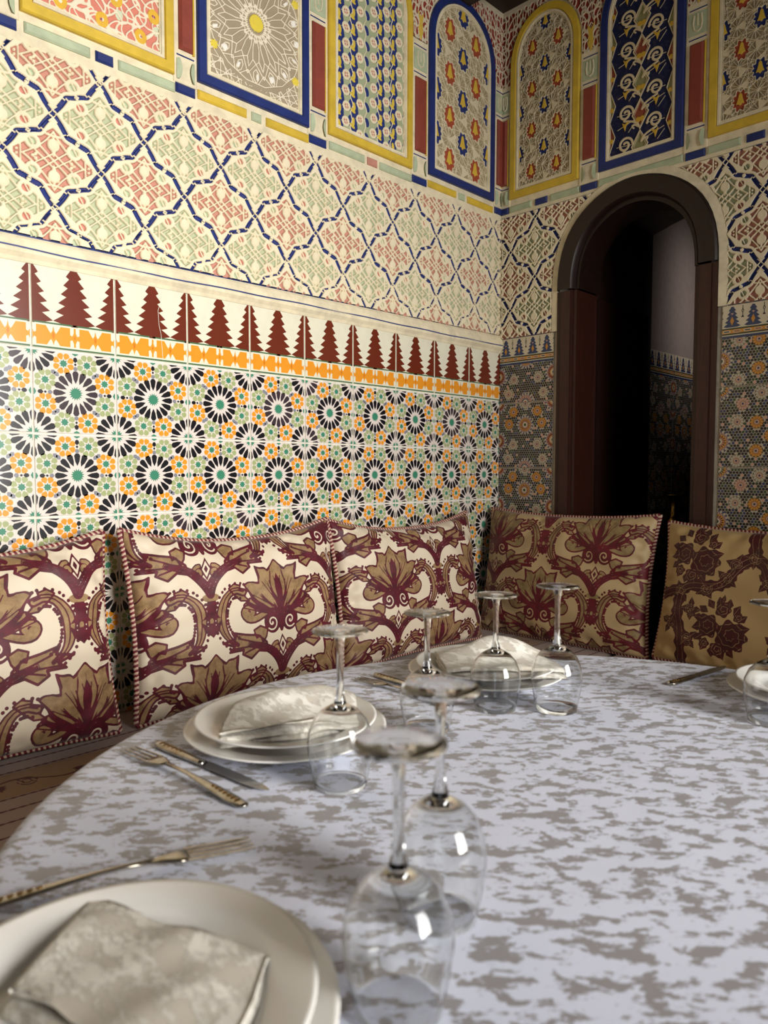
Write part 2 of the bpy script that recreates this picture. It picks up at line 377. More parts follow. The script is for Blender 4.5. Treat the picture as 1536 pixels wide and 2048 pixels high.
# ================================================================== SETTING
def struct(name, label=None, mats=None, mb=None):
    o = obj(name, mb.data(name, mats)) if mb else bpy.data.objects.new(name, None)
    if not mb: COL.objects.link(o)
    o['kind'] = 'structure'
    if label: o['label'] = label
    return o
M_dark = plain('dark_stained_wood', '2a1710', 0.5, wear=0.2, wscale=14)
M_floor = plain('terracotta_floor', '7a4a34', 0.6, wear=0.15)
M_backing = plain('wall_mortar', 'd9cfb8', 0.9)
RX, FY, CH = 3.6, -4.1, 2.91
mb = MB(); mb.box(-.15, RX+.15, FY-.15, 2.6, -.1, 0)
floor = struct('floor', 'terracotta floor of the dining room', [M_floor], mb)
mb = MB(); mb.box(-.15, RX+.15, FY-.15, .14, CH, CH+.1)
ceiling = struct('ceiling', 'dark wooden ceiling above the painted arcade', [M_dark], mb)
for k in range(8):
    b = MB(); b.box(-.0, RX, -.28-.45*k-.05, -.28-.45*k+.05, CH-.07, CH, 0, bev=.0); b.build('beam', [M_dark], ceiling)
mb = MB(); mb.box(-.15, 0, FY, .0, 0, CH)
wall_left = struct('wall_left', 'long wall clad in star tiles under carved painted plaster', [M_backing], mb)
# arch wall with its door opening
DX0, DX1, DS = .275, .856, 1.80            # outer edge of the wooden arch frame
DXC = (DX0+DX1)/2
def arch_out(d, n=28, z0=0.0):
    """outline of the door frame, inset by d, open at the bottom"""
    hw = (DX1-DX0)/2-d; P = [(DXC+hw, z0)]
    for k in range(n+1):
        a = PI*k/n; sx, sy = math.cos(a), math.sin(a)
        P.append((DXC+hw*sx*(1+.035*math.sin(a*2)**2), DS+(.337-d)*(sy**.93)))
    P.append((DXC-hw, z0)); return P
AO = arch_out(0.0, 24)
V = []; Fc = []
mb = MB()
for yy in (0.0, .14):
    pts = AO
    for (x, z) in pts: mb.V.append((x, yy, z))
    n0 = len(mb.V)
    # right / left / top filler
n = len(AO)
def wallface(y):
    b = len(mb.V); L = []
    for (x, z) in AO: L.append((x, z))
    out = []
    for (x, z) in AO:
        if z < DS-1e-6: out.append((RX if x > DXC else 0.0, z))
        else:
            t = math.atan2(z-DS, x-DXC)
            if t < PI*.25: out.append((RX, DS+(CH-DS)*t/(PI*.25)))
            elif t < PI*.75: out.append((RX+(0-RX)*(t-PI*.25)/(PI*.5), CH))
            else: out.append((0.0, CH-(CH-DS)*(t-PI*.75)/(PI*.25)))
    for (x, z), (X_, Z_) in zip(L, out): mb.V += [(x, y, z), (X_, y, Z_)]
    for i in range(n-1):
        mb.F.append((b+2*i, b+2*i+1, b+2*i+3, b+2*i+2)); mb.M.append(0)
    return b
mb = MB(); b0 = wallface(0.0); b1 = wallface(.14)
for i in range(n-1): mb.F.append((b0+2*i, b0+2*i+2, b1+2*i+2, b1+2*i)); mb.M.append(0)
wall_back = struct('wall_back', 'wall with the dark arched doorway, mosaic tiles below carved plaster', [M_backing], mb)
M_pl = plain('limewashed_plaster', 'cfc0a4', 0.85, wear=.08)
mb = MB()
mb.box(RX, RX+.15, FY, -2.1, 0, CH); mb.box(RX, RX+.15, -1.0, .14, 0, CH); mb.box(RX, RX+.15, -2.1, -1.0, 0, .85); mb.box(RX, RX+.15, -2.1, -1.0, 2.4, CH)
struct('wall_right', 'plain plastered wall with the tall window that lights the table', [M_pl], mb)
mb = MB(); mb.box(-.15, 2.4, FY-.15, FY, 0, CH); mb.box(3.4, RX+.15, FY-.15, FY, 0, CH); mb.box(2.4, 3.4, FY-.15, FY, 2.4, CH)
struct('wall_front', 'plain plastered wall behind the viewer', [M_pl], mb)
wf = MB()
for (a, b, c, d) in ((-2.1, -2.05, .85, 2.4), (-1.05, -1.0, .85, 2.4), (-1.575, -1.525, .85, 2.4), (-2.1, -1.0, .85, .9), (-2.1, -1.0, 2.35, 2.4), (-2.1, -1.0, 1.6, 1.64)): wf.box(RX+.02, RX+.06, a, b, c, d)
tag(struct('window_1', 'dark wooden casement window beside the table', [M_dark], wf))

# ---------------------------------------------------------------- zellige on the left wall
A0 = .2005
def star_variants():
    return [star_tile(()), star_tile((0,)), star_tile((1, 4)), star_tile((2, 3)), star_tile((3, 4)), star_tile((0, 2, 3))]
SV = star_variants(); FT = frieze_tile(); FTC = frieze_tile(crack=[(.64, .98), (.62, .8), (.58, .68), (.59, .5), (.62, .36), (.63, .2), (.64, .03)])
gm = MB(); gm.box(-3.4, 0, .40, 1.606, 0, .0045); g = gm.build('grout_bed', [M_grout], wall_left, LW(0, 0))
rows_z = [1.2176, 1.0227, .827, .631, .435]
for c in range(15):
    y0 = -(A0+.2*c) if c else -A0
    for r_, z0 in enumerate(rows_z):
        v = SV[0] if random.random() < .45 else random.choice(SV)
        o = obj('tile', v, wall_left, LW(y0+random.uniform(-.0006, .0006), z0+random.uniform(-.0006, .0006), .0015+random.uniform(0, .0006)) @ Matrix.Rotation(random.uniform(-.002, .002), 4, 'Z'))
    o = obj('frieze_tile', FTC if c == 7 else FT, wall_left, LW(y0, 1.4135, .0015+random.uniform(0, .0006)))
# the painted cornice over the tiles
cm = MB()
prof = [(0, 1.603), (.010, 1.603), (.014, 1.612), (.022, 1.622), (.024, 1.632), (.022, 1.645), (.015, 1.662), (.008, 1.672), (0, 1.673)]
cm.rings([[(o_, y, z+.006*y*(1 if z > 1.65 else 0)) for o_, z in prof] for y in np.linspace(-3.4, 0, 2)], 0, False)
cm.F = [f[::-1] for f in cm.F]
trim = cm.build('cornice', [M_cream], wall_left)
bl = MB(); bl.rings([[(.0245+.0006*math.sin(9*y), y, z+.0015*math.sin(5*y)+.001*math.sin(23*y)) for z in (1.630, 1.6335)] for y in np.linspace(-3.4, 0, 90)], 0, False)
bl.F = [f[::-1] for f in bl.F]
bl.build('painted_line', [M_navy], trim)

# ---------------------------------------------------------------- carved lattice plaster
CU, CV = .1122, .107
def cat(P, n=4):
    P = np.array(P, float); Q = np.vstack([2*P[0]-P[1], P, 2*P[-1]-P[-2]]); out = []
    for i in range(1, len(Q)-2):
        for k in range(n):
            t = k/n; a, b, c, d = Q[i-1:i+3]; out.append(.5*((2*b)+(c-a)*t+(2*a-5*b+4*c-d)*t*t+(3*b-a-3*c+d)*t**3))
    return np.array(out+[P[-1]])
OGEE = cat([(0, 1), (.155, .795), (.235, .665), (.295, .575), (.42, .535), (.58, .465), (.705, .425), (.765, .335), (.845, .205), (1, 0)], 3)
def lattice_fields(X, Y, cu, cv):
    u, v = np.abs(X/cu), np.abs(Y/cv)
    Ku, Kv = X/cu, Y/cv
    cur = OGEE
    bd = dpoly(u, v, cur)
    inside = spoly(u, v, np.vstack([cur, [[0, 0]]]))
    bd = np.where(inside > -.02, bd, -bd)
    f = {}
    band = .056-bd
    w = bd-.056                                        # plaster ring starts where the blue band ends
    # interior ground
    inner = np.minimum((1-(u/.86+v/.69))*.55, bd-.13)
    q = np.full(X.shape, 9.0)
    boss = np.maximum(disc(u, v, .42, .29, .16), disc(u, v, .12, .0, .0))
    neck = np.minimum(.05-np.abs(u-.0), v-.55)
    inner = np.minimum(inner, -boss)
    lines = np.full(X.shape, -1.0)
    def ln(pts, th): return th-dpoly(u, v, pts)
    for pts, th in (([(0, 0), (.52, .46)], .020), ([(.0, .16), (.2, .0), (.36, .12), (.44, .3)], .018),
                    ([(0, .52), (.16, .54)], .022), ([(.66, 0), (.66, .3)], .018),
                    (bez((0, .62), (.12, .4), (.3, .2), (.62, .0), 10), .020), ([(.82, 0), (.78, .2)], .016)):
        lines = np.maximum(lines, ln(pts, th))
    lobe = np.maximum(ell(u, v, 0, .33, .125, .135), ell(u, v, 0, .30, .05, .22))
    tre = np.maximum(np.maximum(disc(u, v, .36, .045, .036), disc(u, v, .42, 0, .035)), disc(u, v, .73, .045, .03))
    lines = np.maximum(lines, np.maximum(lobe, tre))
    w = np.minimum(w, -inner); w = np.maximum(w, np.minimum(lines, bd-.08))
    eye = disc(u, v, .43, .295, .08); hatch = .010-np.abs((Ku*np.sign(Ku)-.45)+(Kv*np.sign(Kv)-.305)*.4)
    sgn = np.sign(Ku*Kv)
    e2 = np.minimum(eye, np.abs((u-.45)*1.0+(v-.305)*.55*sgn)-.014)
    w = np.minimum(w, -e2)
    # breaks in the blue band: knots and straps
    brk = np.maximum(disc(u, v, .5, .5, .05), -1)
    for tt in (.27, .73):
        i = int(tt*(len(cur)-1)); p0 = cur[i]; d = cur[i+1]-cur[i-1]; d = d/np.hypot(*d); nrm = np.array([-d[1], d[0]])
        brk = np.maximum(brk, .014-dpoly(u, v, [p0-nrm*.1, p0+nrm*.1]))
    for (nu, nv) in ((1, 0), (0, 1)):
        a, b = u-nu, v-nv; rad = .20-np.hypot(a, b)
        for s1 in (1, -1):
            for off in (.085,):
                brk = np.maximum(brk, np.minimum(.014-np.abs(np.abs(a+s1*b)-off)/1.414, rad))
    w = np.maximum(w, brk)
    f['w'] = w*cu; f['g1'] = band*cu; f['g2'] = eye*cu; f['in'] = inside*cu
    return f
LM = {}
for nm, base, eye in (('pink', 'b98473', 'b0b99b'), ('green', 'adb293', 'bf8272')):
    LM[nm] = fieldmat('carved_lattice_'+nm, base, [('g2', eye), ('g1', NAVY), ('w', CREAM)], rough=.75, dirt=.35, dirtcol='a98f5e', nscale=35)
_lc = {}
def lattice_cell(nm, cu, cv, clip=None, extra=None, flat=False):
    key = (nm, round(cu, 4), round(cv, 4), clip, flat)
    if extra is None and key in _lc: return _lc[key]
    def fn(X, Y):
        f = lattice_fields(X, Y, cu, cv)
        return f
    def mask(X, Y):
        m = lattice_fields_in(X, Y, cu, cv)+.0012
        if clip:
            x0, x1, y0, y1 = clip; m = np.minimum(m, np.minimum(np.minimum(X-x0, x1-X), np.minimum(Y-y0, y1-Y)))
        if extra is not None: m = np.minimum(m, extra(X, Y))
        return m
    x0, x1, y0, y1 = (-cu, cu, -cv, cv)
    if clip: x0, x1, y0, y1 = max(x0, clip[0]), min(x1, clip[1]), max(y0, clip[2]), min(y1, clip[3])
    me = relief_mesh('medallion', x0, x1, y0, y1, .00135, fn, LM[nm], depth=.0095, edge=.0010, mask=mask)
    if extra is None: _lc[key] = me
    return me
def lattice_fields_in(X, Y, cu, cv):
    u, v = np.abs(X/cu), np.abs(Y/cv); cur = OGEE
    return spoly(u, v, np.vstack([cur, [[0, 0]]]))*cu
gm = MB(); gm.box(-3.4, 0, 1.66, 2.125, 0, .001); gm.build('blue_ground', [M_navy], wall_left, LW(0, 0))
rowsL = [(2.090, 'pink', 0), (1.983, 'green', 1), (1.876, 'pink', 0), (1.769, 'green', 1), (1.668, 'pink', 0)]
for z, nm, ph in rowsL:
    for i in range(-1, 15):
        y = -.058-CU-i*2*CU+(CU if ph else 0)          # centre lies between two nodes
        if y-CU > 0 or y < -3.3: continue
        zc = z+.016*y; cl = None; x1 = min(CU, 0-y)
        zt, zb = 2.120+.018*y-zc, 1.672+.004*y-zc
        if x1 < CU-.001 or zt < CV or zb > -CV:
            cl = (-CU, round(x1, 3), round(max(-CV, zb), 3), round(min(CV, zt), 3))
        o = obj('medallion', lattice_cell(nm, CU, CV, cl), wall_left, LW(y, zc, .002))
# little triangles over the top row, pink
for i in range(-1, 14):
    y = -.058-i*2*CU; z = 2.190+.016*y
    if y > .05: continue
    zt = 2.120+.018*y-z
    o = obj('medallion', lattice_cell('pink', CU, CV, (-CU, round(min(CU, -y), 3), -CV, round(zt, 3))), wall_left, LW(y, z, .002))
# arch wall lattice
def door_dist(X, Y):
    """distance outside the cream border round the wooden arch, in wall coordinates"""
    P = np.array(arch_out(-.028, 24)); return -spoly(X, Y, P)
gm = MB()
gm.box(0, .262, 1.655, 2.13, 0, .001); gm.box(.875, 2.4, 1.655, 2.13, 0, .001); gm.build('blue_ground', [M_navy], wall_back, BW(0, 0))
CVB = .1125
for side in (0, 1):
    for z, nm, ph in [(2.100, 'pink', 0), (1.9875, 'green', 1), (1.875, 'pink', 0), (1.7625, 'green', 1), (1.65, 'pink', 0), (2.2125, 'green', 1)]:
        for i in range(-2, 9):
            x = ((.056 if side == 0 else .869+CU+.224)+i*2*CU)+(CU if ph else 0)
            if side == 0: x0, x1 = 0, .56
            else: x0, x1 = .566, 2.3
            if x+CU < x0+.01 or x-CU > x1-.01: continue
            ly0, ly1 = 1.655-z, 2.125-z
            if ly1 < -CVB+.01: continue
            far = (x-CU > .95)
            cl = (round(max(-CU, x0-x), 3), round(min(CU, x1-x), 3), round(max(-CVB, ly0), 3), round(min(CVB, ly1), 3))
            if cl[1]-cl[0] < .01 or cl[3]-cl[2] < .01: continue
            if not far:
                me = lattice_cell(nm, CU, CVB, cl, extra=lambda X, Y, x=x, z=z: door_dist(X+x, Y+z))
                if not len(me.polygons): bpy.data.meshes.remove(me); continue
            else: me = lattice_cell(nm, CU, CVB, cl)
            obj('medallion', me, wall_back, BW(x, z, .002))
# ---------------------------------------------------------------- string course, pilasters
def slab(name, x0, x1, z0, z1, mat, wall, FR, parent=None, th=.012, bev=.004):
    m = MB(); m.box(x0, x1, z0, z1, 0, th, 0, bev=bev); o = m.build(name, [mat], parent or wall, FR(0, 0)); return o
gm = MB(); gm.add([(-3.4, 2.118-.0612, 0), (0, 2.118, 0), (0, CH, 0), (-3.4, CH, 0), (-3.4, 2.118-.0612, .005), (0, 2.118, .005), (0, CH, .005), (-3.4, CH, .005)], [(4, 5, 6, 7), (0, 1, 5, 4)])
pl = gm.build('plaster_ground', [M_cream], wall_left, LW(0, 0))
# the string course follows the slight fall of the real wall
def courseL():
    segs = []
    mods = [(-2.26-.455, 'b'), (-2.26, 'b'), (-1.805, 'y'), (-1.36, 'b'), (-.904, 'y'), (-.44, 'b')]
    return mods
def bar(wall, FR, x0, x1, zc, mat, h=.024):
    slab('string_block', x0, x1, zc-h/2, zc+h/2, mat, wall, FR, th=.012, bev=.004)
LZ = lambda y: .018*y
for x0, c in courseL():
    w_ = .378; zc = 2.155+LZ(x0+w_/2)
    if c == 'b': bar(wall_left, LW, x0, x0+.155, zc, M_yel); bar(wall_left, LW, x0+.172, x0+.205, zc, M_green); bar(wall_left, LW, x0+.222, x0+w_, zc, M_yel)
    else:
        bar(wall_left, LW, x0+.005, x0+.155, zc, M_green)
        bar(wall_left, LW, x0+.168, x0+.212, zc, M_navy if x0 < -1.5 else M_pink); bar(wall_left, LW, x0+.225, x0+w_, zc, M_green)
for x0, wd, cs in ((.049, .305, 'g'), (.43, .302, 'g2'), (.812, .3, 'g'), (1.194, .3, 'g2'), (1.576, .3, 'g')):
    zc = 2.153
    if cs == 'g': bar(wall_back, BW, x0, x0+.1, zc, M_green); bar(wall_back, BW, x0+.117, x0+.17, zc, M_navy); bar(wall_back, BW, x0+.185, x0+wd, zc, M_green)
    elif x0 < .5: bar(wall_back, BW, x0, x0+wd, zc, M_green)
    else: bar(wall_back, BW, x0, x0+wd, zc, M_green)
gm = MB(); gm.box(0, 2.4, 2.128, CH, 0, .005); plb = gm.build('plaster_ground', [M_cream], wall_back, BW(0, 0))
def pilaster(wall, FR, x0, x1, zo=0.0, corner=0):
    w_ = x1-x0; m = MB(); m.box(x0, x1, 2.168+zo, 2.63+zo, 0, .009, 0, bev=.002)
    P = m.build('pilaster', [M_cream], wall, FR(0, 0))
    a, b = x0+w_*.12, x1-w_*.12
    slab('string_block', x0+.006, x1-.006, 2.143+zo, 2.167+zo, M_navy, wall, FR)
    def sub(n, x0_, x1_, z0_, z1_, mat, th, bev=.002):
        q = MB(); q.box(x0_, x1_, z0_, z1_, 0, th, 0, bev=bev); return q.build(n, [mat], P)
    sub('colonnette', a+.006, b-.006, 2.252+zo, 2.50+zo, M_red, .020, .006)
    sub('highlight_edge', b-.006, b, 2.248+zo, 2.502+zo, M_yel, .014)  # yellow strip stands in for the highlight down one side of the colonnette
    sub('painted_line', a, b, 2.236+zo, 2.241+zo, M_navy, .0105); sub('painted_line', a, b, 2.514+zo, 2.519+zo, M_navy, .0105); sub('painted_line', a, b, 2.606+zo, 2.611+zo, M_navy, .0105)
    # vase shaped base: two green leaves bending away from a white cup
    for s in (-1, 1):
        cx = (a+b)/2+s*(b-a)*.5; q = MB(); L = []; R_ = []
        for k in range(9):
            t = k/8; z = 2.176+zo+.052*t; L.append((cx, z)); R_.append((cx-s*(.004+.010*math.sin(PI*(t*.8+.1))), z))
        for (p, q_) in zip(L, R_): q.V += [(p[0], p[1], .011), (q_[0], q_[1], .016)]
        for k in range(8): q.F.append((2*k, 2*k+1, 2*k+3, 2*k+2) if s < 0 else (2*k, 2*k+2, 2*k+3, 2*k+1)); q.M.append(0)
        q.build('base_leaf', [M_green], P)
    # capital: recessed tulip outline on a green field
    q = MB(); q.box(a, b, 2.528+zo, 2.598+zo, 0, .0108, 0, bev=.0); q.build('capital', [M_green], P)
    cpt = [(-.012, .06), (-.015, .035), (-.011, .014), (0, .008), (.011, .014), (.015, .035), (.012, .06)]
    cx = (a+b)/2; q = MB(); q.rings(tube_rings([(cx+u_*w_/.08, 2.530+zo+v_, .0115) for u_, v_ in cpt], .0028, 5), 0, True, True, True)
    q.rings(tube_rings([(cx, 2.592+zo, .0115), (cx, 2.556+zo, .0115)], .0022, 5), 0, True, True, True); q.build('tulip_relief', [M_cream], P)
for y0, y1 in ((-2.35, -2.27), (-1.892, -1.81), (-1.431, -1.362), (-.985, -.906), (-.528, -.442), (-.055, -.0)): pilaster(wall_left, LW, y0, y1, LZ((y0+y1)/2)-.0)
for x0, x1 in ((0, .050), (.353, .430), (.734, .810), (1.116, 1.192), (1.498, 1.574)): pilaster(wall_back, BW, x0, x1, -.003)

# ---------------------------------------------------------------- arcade panels
def arc_outline(hw, zb, zs, rise, d, n=26):
    P = [(-hw+d, zb+d), (hw-d, zb+d)]
    for k in range(n+1):
        a = PI*k/n; P.append(((hw-d)*math.cos(a), zs+(rise-d)*math.sin(a)**.92 if 0 < k < n else zs))
    return P
def F_mosaic_star(X, Y, W_):
    p = W_/2*1.0; row = .076; f = {}
    # bells on a staggered lattice, rows alternately over red and blue
    g1 = np.full(X.shape, -1.0); g2 = g1.copy(); g3 = g1.copy(); ins = g1.copy()
    bell = [(0, .034), (-.006, .027), (-.009, .012), (-.012, .0), (-.017, -.014), (-.008, -.013), (0, -.022), (.008, -.013), (.017, -.014), (.012, 0), (.009, .012), (.006, .027)]
    bell = [(a*W_/.3, b*W_/.3*.95) for a, b in bell]
    for j in range(0, 10):
        z = .045+j*row; xs = [-W_/4, W_/4] if j % 2 == 0 else [-W_/2, 0, W_/2]
        for x in xs:
            if not len(xs): continue
            d = spoly(X, Y-z, [(a+x, b) for a, b in bell])
            g3 = np.maximum(g3, d); al = np.arctan2(Y-z, X-x)
            drop = .030*W_/.3+.003*np.cos(10*al)-np.hypot(X-x, (Y-z)*.72)
            if j % 2: g1 = np.maximum(g1, drop)
            else: g2 = np.maximum(g2, drop)
            ins = np.maximum(ins, drop)
    s = W_/8.5; w = np.full(X.shape, -1.0)
    for a in (0, 60, 120, 30, 90, 150):
        t = math.radians(a+4); c = X*math.cos(t)+Y*math.sin(t); per = s*(1 if a % 60 == 0 else 1.155)*1.0
        w = np.maximum(w, .0011-np.abs((c/per+.5) % 1-.5)*per)
    # faceted triangles standing proud
    c1 = (X*math.cos(1.117)+Y*math.sin(1.117))/s; c2 = (X*math.cos(2.164)+Y*math.sin(2.164))/s; c0 = (X*math.cos(.07)+Y*math.sin(.07))/s
    par = (np.floor(c0)+np.floor(c1*1.0)+np.floor(c2)) % 3
    par2 = (np.floor(c0*1.0)+2*np.floor(c2)) % 4; tri = np.where((par == 0) & (par2 == 0), .0006, -.001); w = np.maximum(w, tri)
    w = np.where(ins > 0, np.maximum(g3, -ins*.0-.004), w); w = np.maximum(w, .0016-np.abs(ins))
    f['w'] = w; f['g1'] = g1; f['g2'] = g2; f['g3'] = g3; f['h'] = .002*(par == 1)*(ins < 0); return f
def F_geo(X, Y, W_):
    """sixteen point rosette tracery"""
    f = {}; w = np.full(X.shape, -1.0); g3 = w.copy(); g2 = w.copy(); R = W_*.56; per = W_*1.18
    zc0 = .187
    for k in range(-1, 3):
        zc = zc0+k*per; dx, dy = X, Y-zc; r = np.hypot(dx, dy); a = np.arctan2(dy, dx)
        m = r < R*1.12
        for n_, rings in ((16, [((.17, 0), (.36, .050), (.40, .058), (.60, .062), (.66, 0)), ((.17, .034), (.32, .0), (.25, .05)), ((.60, .062), (.74, .145)), ((.66, 0), (.86, .17)), ((.74, .0), (.80, .05), (.90, .05), (.97, 0), (.97, .19)), ((.80, .16), (.97, .05))]),):
            sec = 2*PI/n_; aa = np.abs((a+sec/2) % sec-sec/2); u = r*np.cos(aa)/R; v = r*np.sin(aa)/R
            for pts in rings: w = np.maximum(w, np.where(m, .0013-dpoly(u, v, pts)*R, -1))
        aa = np.abs((a+PI/16) % (PI/8)-PI/16); bb = (a/(PI/8)).astype(int) % 3
        nub = np.where(m, disc(r*np.cos(aa)/R, r*np.sin(aa)/R, .86, .0, .055)*R, -1); nub = np.where(bb < 2, nub, -1); g2 = np.maximum(g2, nub)
        g3 = np.maximum(g3, R*.135-r)
        for sx in (-1, 1):
            for sz in (-.5, .5): g3 = np.maximum(g3, .011+.002*np.cos(8*np.arctan2(Y-zc-sz*per*.62*1.0, X-sx*W_*.46))-np.hypot(X-sx*W_*.46, Y-zc-sz*per*.62))
    dmin = np.min([np.hypot(X, Y-zc0-k*per) for k in range(-1, 3)], axis=0)
    out = dmin > R*1.05; s = W_/9
    for an in (0, 45, 90, 135, 22.5, 112.5):
        t = math.radians(an); c = X*math.cos(t)+Y*math.sin(t); w = np.maximum(w, np.where(out, .0011-np.abs((c/s) % 1-.5)*s, -1))
    w = np.maximum(w, np.maximum(g3, g2)); f['w'] = w; f['g3'] = g3; f['g2'] = g2; f['h'] = .004*(g3 > 0)+.002*smooth01(g2/.004); return f
def F_rings(X, Y, W_):
    f = {}; w = np.full(X.shape, -1.0); g1 = w.copy(); g2 = w.copy(); g3 = w.copy(); g4 = w.copy()
    cw = W_/5.0; ph = .048
    for c in range(-3, 4):
        xc = c*cw+cw*.0; off = (c % 2)*ph/2
        yy = (Y+off) % ph-ph/2; dx = X-xc+.002*np.sin(Y*60)
        r = np.hypot(dx-cw*.12, yy)
        ring = .0040-np.abs(r-.0125); w = np.maximum(w, ring)
        core = .0095-r; g2 = np.maximum(g2, core)
        al = np.abs((np.arctan2(yy, dx-cw*.12)+.5) % (PI/2)-PI/4)*r
        w = np.maximum(w, np.minimum(core, .0012-al))
        # blue field with yellow bird shape
        bx = dx+cw*.34; yb = (Y+off+ph*.45+.35*bx) % ph-ph/2
        d = (.021 if c % 3 != 0 else .011)-np.hypot(bx*1.0, yb*.80); g1 = np.maximum(g1, d)
        y3 = np.maximum(.0062-np.hypot(bx*1.0, (yb-.006)*.45), .0055-np.hypot((bx+.004)*.5, yb+.010)); g3 = np.maximum(g3, np.where(c % 3 != 0, y3, -1))
        st = .0018-np.abs(dx+cw*.5+.004*np.sin(Y*2*PI/ph)); w = np.maximum(w, st)
    g1 = np.where(g2 > 0, -1, g1)
    w = np.maximum(w, g3); f.update(w=w, g1=g1, g2=g2, g3=g3); return f
def F_arab(X, Y, W_):
    f = {}
    def sc(a, b, p, q): return np.sin(a*X+p+1.6*np.sin(b*Y))+np.sin(b*Y+q+1.3*np.sin(a*X*.8+.5))
    s1 = sc(95, 80, .3, 1.1); gx = np.hypot(*np.gradient(s1, X[0, 1]-X[0, 0]))+20
    w = .0024-np.abs(s1)/gx; s2 = sc(150, 120, 1.3, .2); g2_ = np.hypot(*np.gradient(s2, X[0, 1]-X[0, 0]))+25
    w = np.maximum(w, .0018-np.abs(s2)/g2_); g3 = np.full(X.shape, -1.0); g1 = g3.copy(); g2 = g3.copy()
    for j in range(12):
        for i in (-1, 0, 1):
            cx, cz = i*W_*.33+(j % 2)*W_*.12, .02+j*.062
            r = np.hypot(X-cx, (Y-cz)*.9); g3 = np.maximum(g3, np.minimum(.016-r, r-.0045)); g1 = np.maximum(g1, .0045-r)
            g2 = np.maximum(g2, .010-np.hypot(X-cx-W_*.15, (Y-cz-.03)*.8))
    w = np.maximum(w, g3); g1 = np.where(np.abs(X*1.3-Y) % .004 < .0012, -1, g1)
    f.update(w=w, g1=g1, g2=g2, g3=g3); return f
def F_scroll(X, Y, W_):
    """spirals on navy beside a spine of red and green lozenges"""
    f = {}; w = np.full(X.shape, -1.0); g1 = w.copy(); g2 = w.copy(); g3 = w.copy(); ph = .105
    for k in range(-1, 8):
        z = k*ph
        for s in (-1, 1):
            zz = z+(s+1)*ph*.25-.01; cx = s*W_*.235
            w = np.maximum(w, .0042-dpoly(X, Y, spiral(cx, zz+.035, .007, .027, 1.0 if s > 0 else 2.2, 1.35*s, 24)))
            w = np.maximum(w, .0036-dpoly(X, Y, bez((cx+s*.006, zz+.012), (cx-s*.02, zz+.004), (cx-s*.04, zz), (cx-s*W_*.21, zz-.02), 10)))
            w = np.maximum(w, .0030-dpoly(X, Y, bez((cx-s*.045, zz-.02), (cx-s*.03, zz-.005), (cx-s*.015, zz-.012), (cx-s*.03, zz-.022), 8)))
            for a, b in (((cx-.03, zz-.012), (cx+.032, zz+.006)), ((cx-.032, zz+.035), (cx+.034, zz+.03)), ((cx+.01, zz-.03), (cx+.034, zz-.004))): w = np.maximum(w, .0011-dpoly(X, Y, [a, b]))
            lf = spoly(X, Y, [(cx-s*.014, zz+.008), (cx+s*.004, zz+.002), (cx+s*.014, zz+.009), (cx+s*.009, zz-.006), (cx+s*.002, zz-.024), (cx-s*.002, zz-.008)])
            g3 = np.maximum(g3, lf)
        loz = 1-(np.abs(X)/(W_*.13)+np.abs(Y-z-ph*.1)/(ph*.47)); loz = loz*.03
        if k % 2: g1 = np.maximum(g1, loz)
        else: g2 = np.maximum(g2, loz)
        w = np.maximum(w, .0028-np.abs(loz))
        for s in (-1, 1):
            w = np.maximum(w, np.minimum(.0010-dpoly(X, Y, [(0, z+ph*.5), (s*W_*.1, z+.01), (0, z-ph*.3)]), .1)); g3 = np.maximum(g3, disc(X, Y, s*.007, z-.008, .009))
            ed = .03*(1-(np.abs(np.abs(X)-W_*.5)/(W_*.09)+np.abs(Y-z-ph*.6)/(ph*.5)))
            if k % 2: g2 = np.maximum(g2, ed)
            else: g1 = np.maximum(g1, ed)
            w = np.maximum(w, .0024-np.abs(ed)); g3 = np.maximum(g3, disc(np.abs(X), Y, W_*.47, z+ph*.5, .008))
    w = np.maximum(w, g3); f.update(w=w, g1=g1, g2=g2, g3=g3); return f
PM = dict(
    mosaic=fieldmat('carved_star_mosaic', 'a39474', [('g1', '22306a'), ('g2', 'a24a30'), ('w', 'dccfae'), ('g3', 'd9b440')], dirt=.25),
    geo=fieldmat('carved_rosette_tracery', 'a2937a', [('w', 'ece1c8'), ('g2', 'f3eee2'), ('g3', 'e6cf4a')], dirt=.25),
    rings=fieldmat('carved_ring_columns', 'a4ab88', [('g1', NAVY), ('g2', 'b4766a'), ('w', 'e6d9b8'), ('g3', 'dcbf45')], dirt=.25),
    arab=fieldmat('carved_arabesque', 'cf7f6c', [('g2', 'c6cdb0'), ('g1', NAVY), ('w', 'ebdfc2'), ('g3', 'e2b23c')], dirt=.25),
    scroll=fieldmat('carved_scrolls', '141c42', [('g1', '8e4a34'), ('g2', '8f8c62'), ('w', 'd8c6a0'), ('g3', 'd0a83c')], dirt=.25),
    spandrel=fieldmat('carved_spandrel', '8d3327', [('w', 'd9ccb0'), ('g3', 'd7b648')], dirt=.2))
FN = dict(mosaic=F_mosaic_star, geo=F_geo, rings=F_rings, arab=F_arab, scroll=F_scroll)
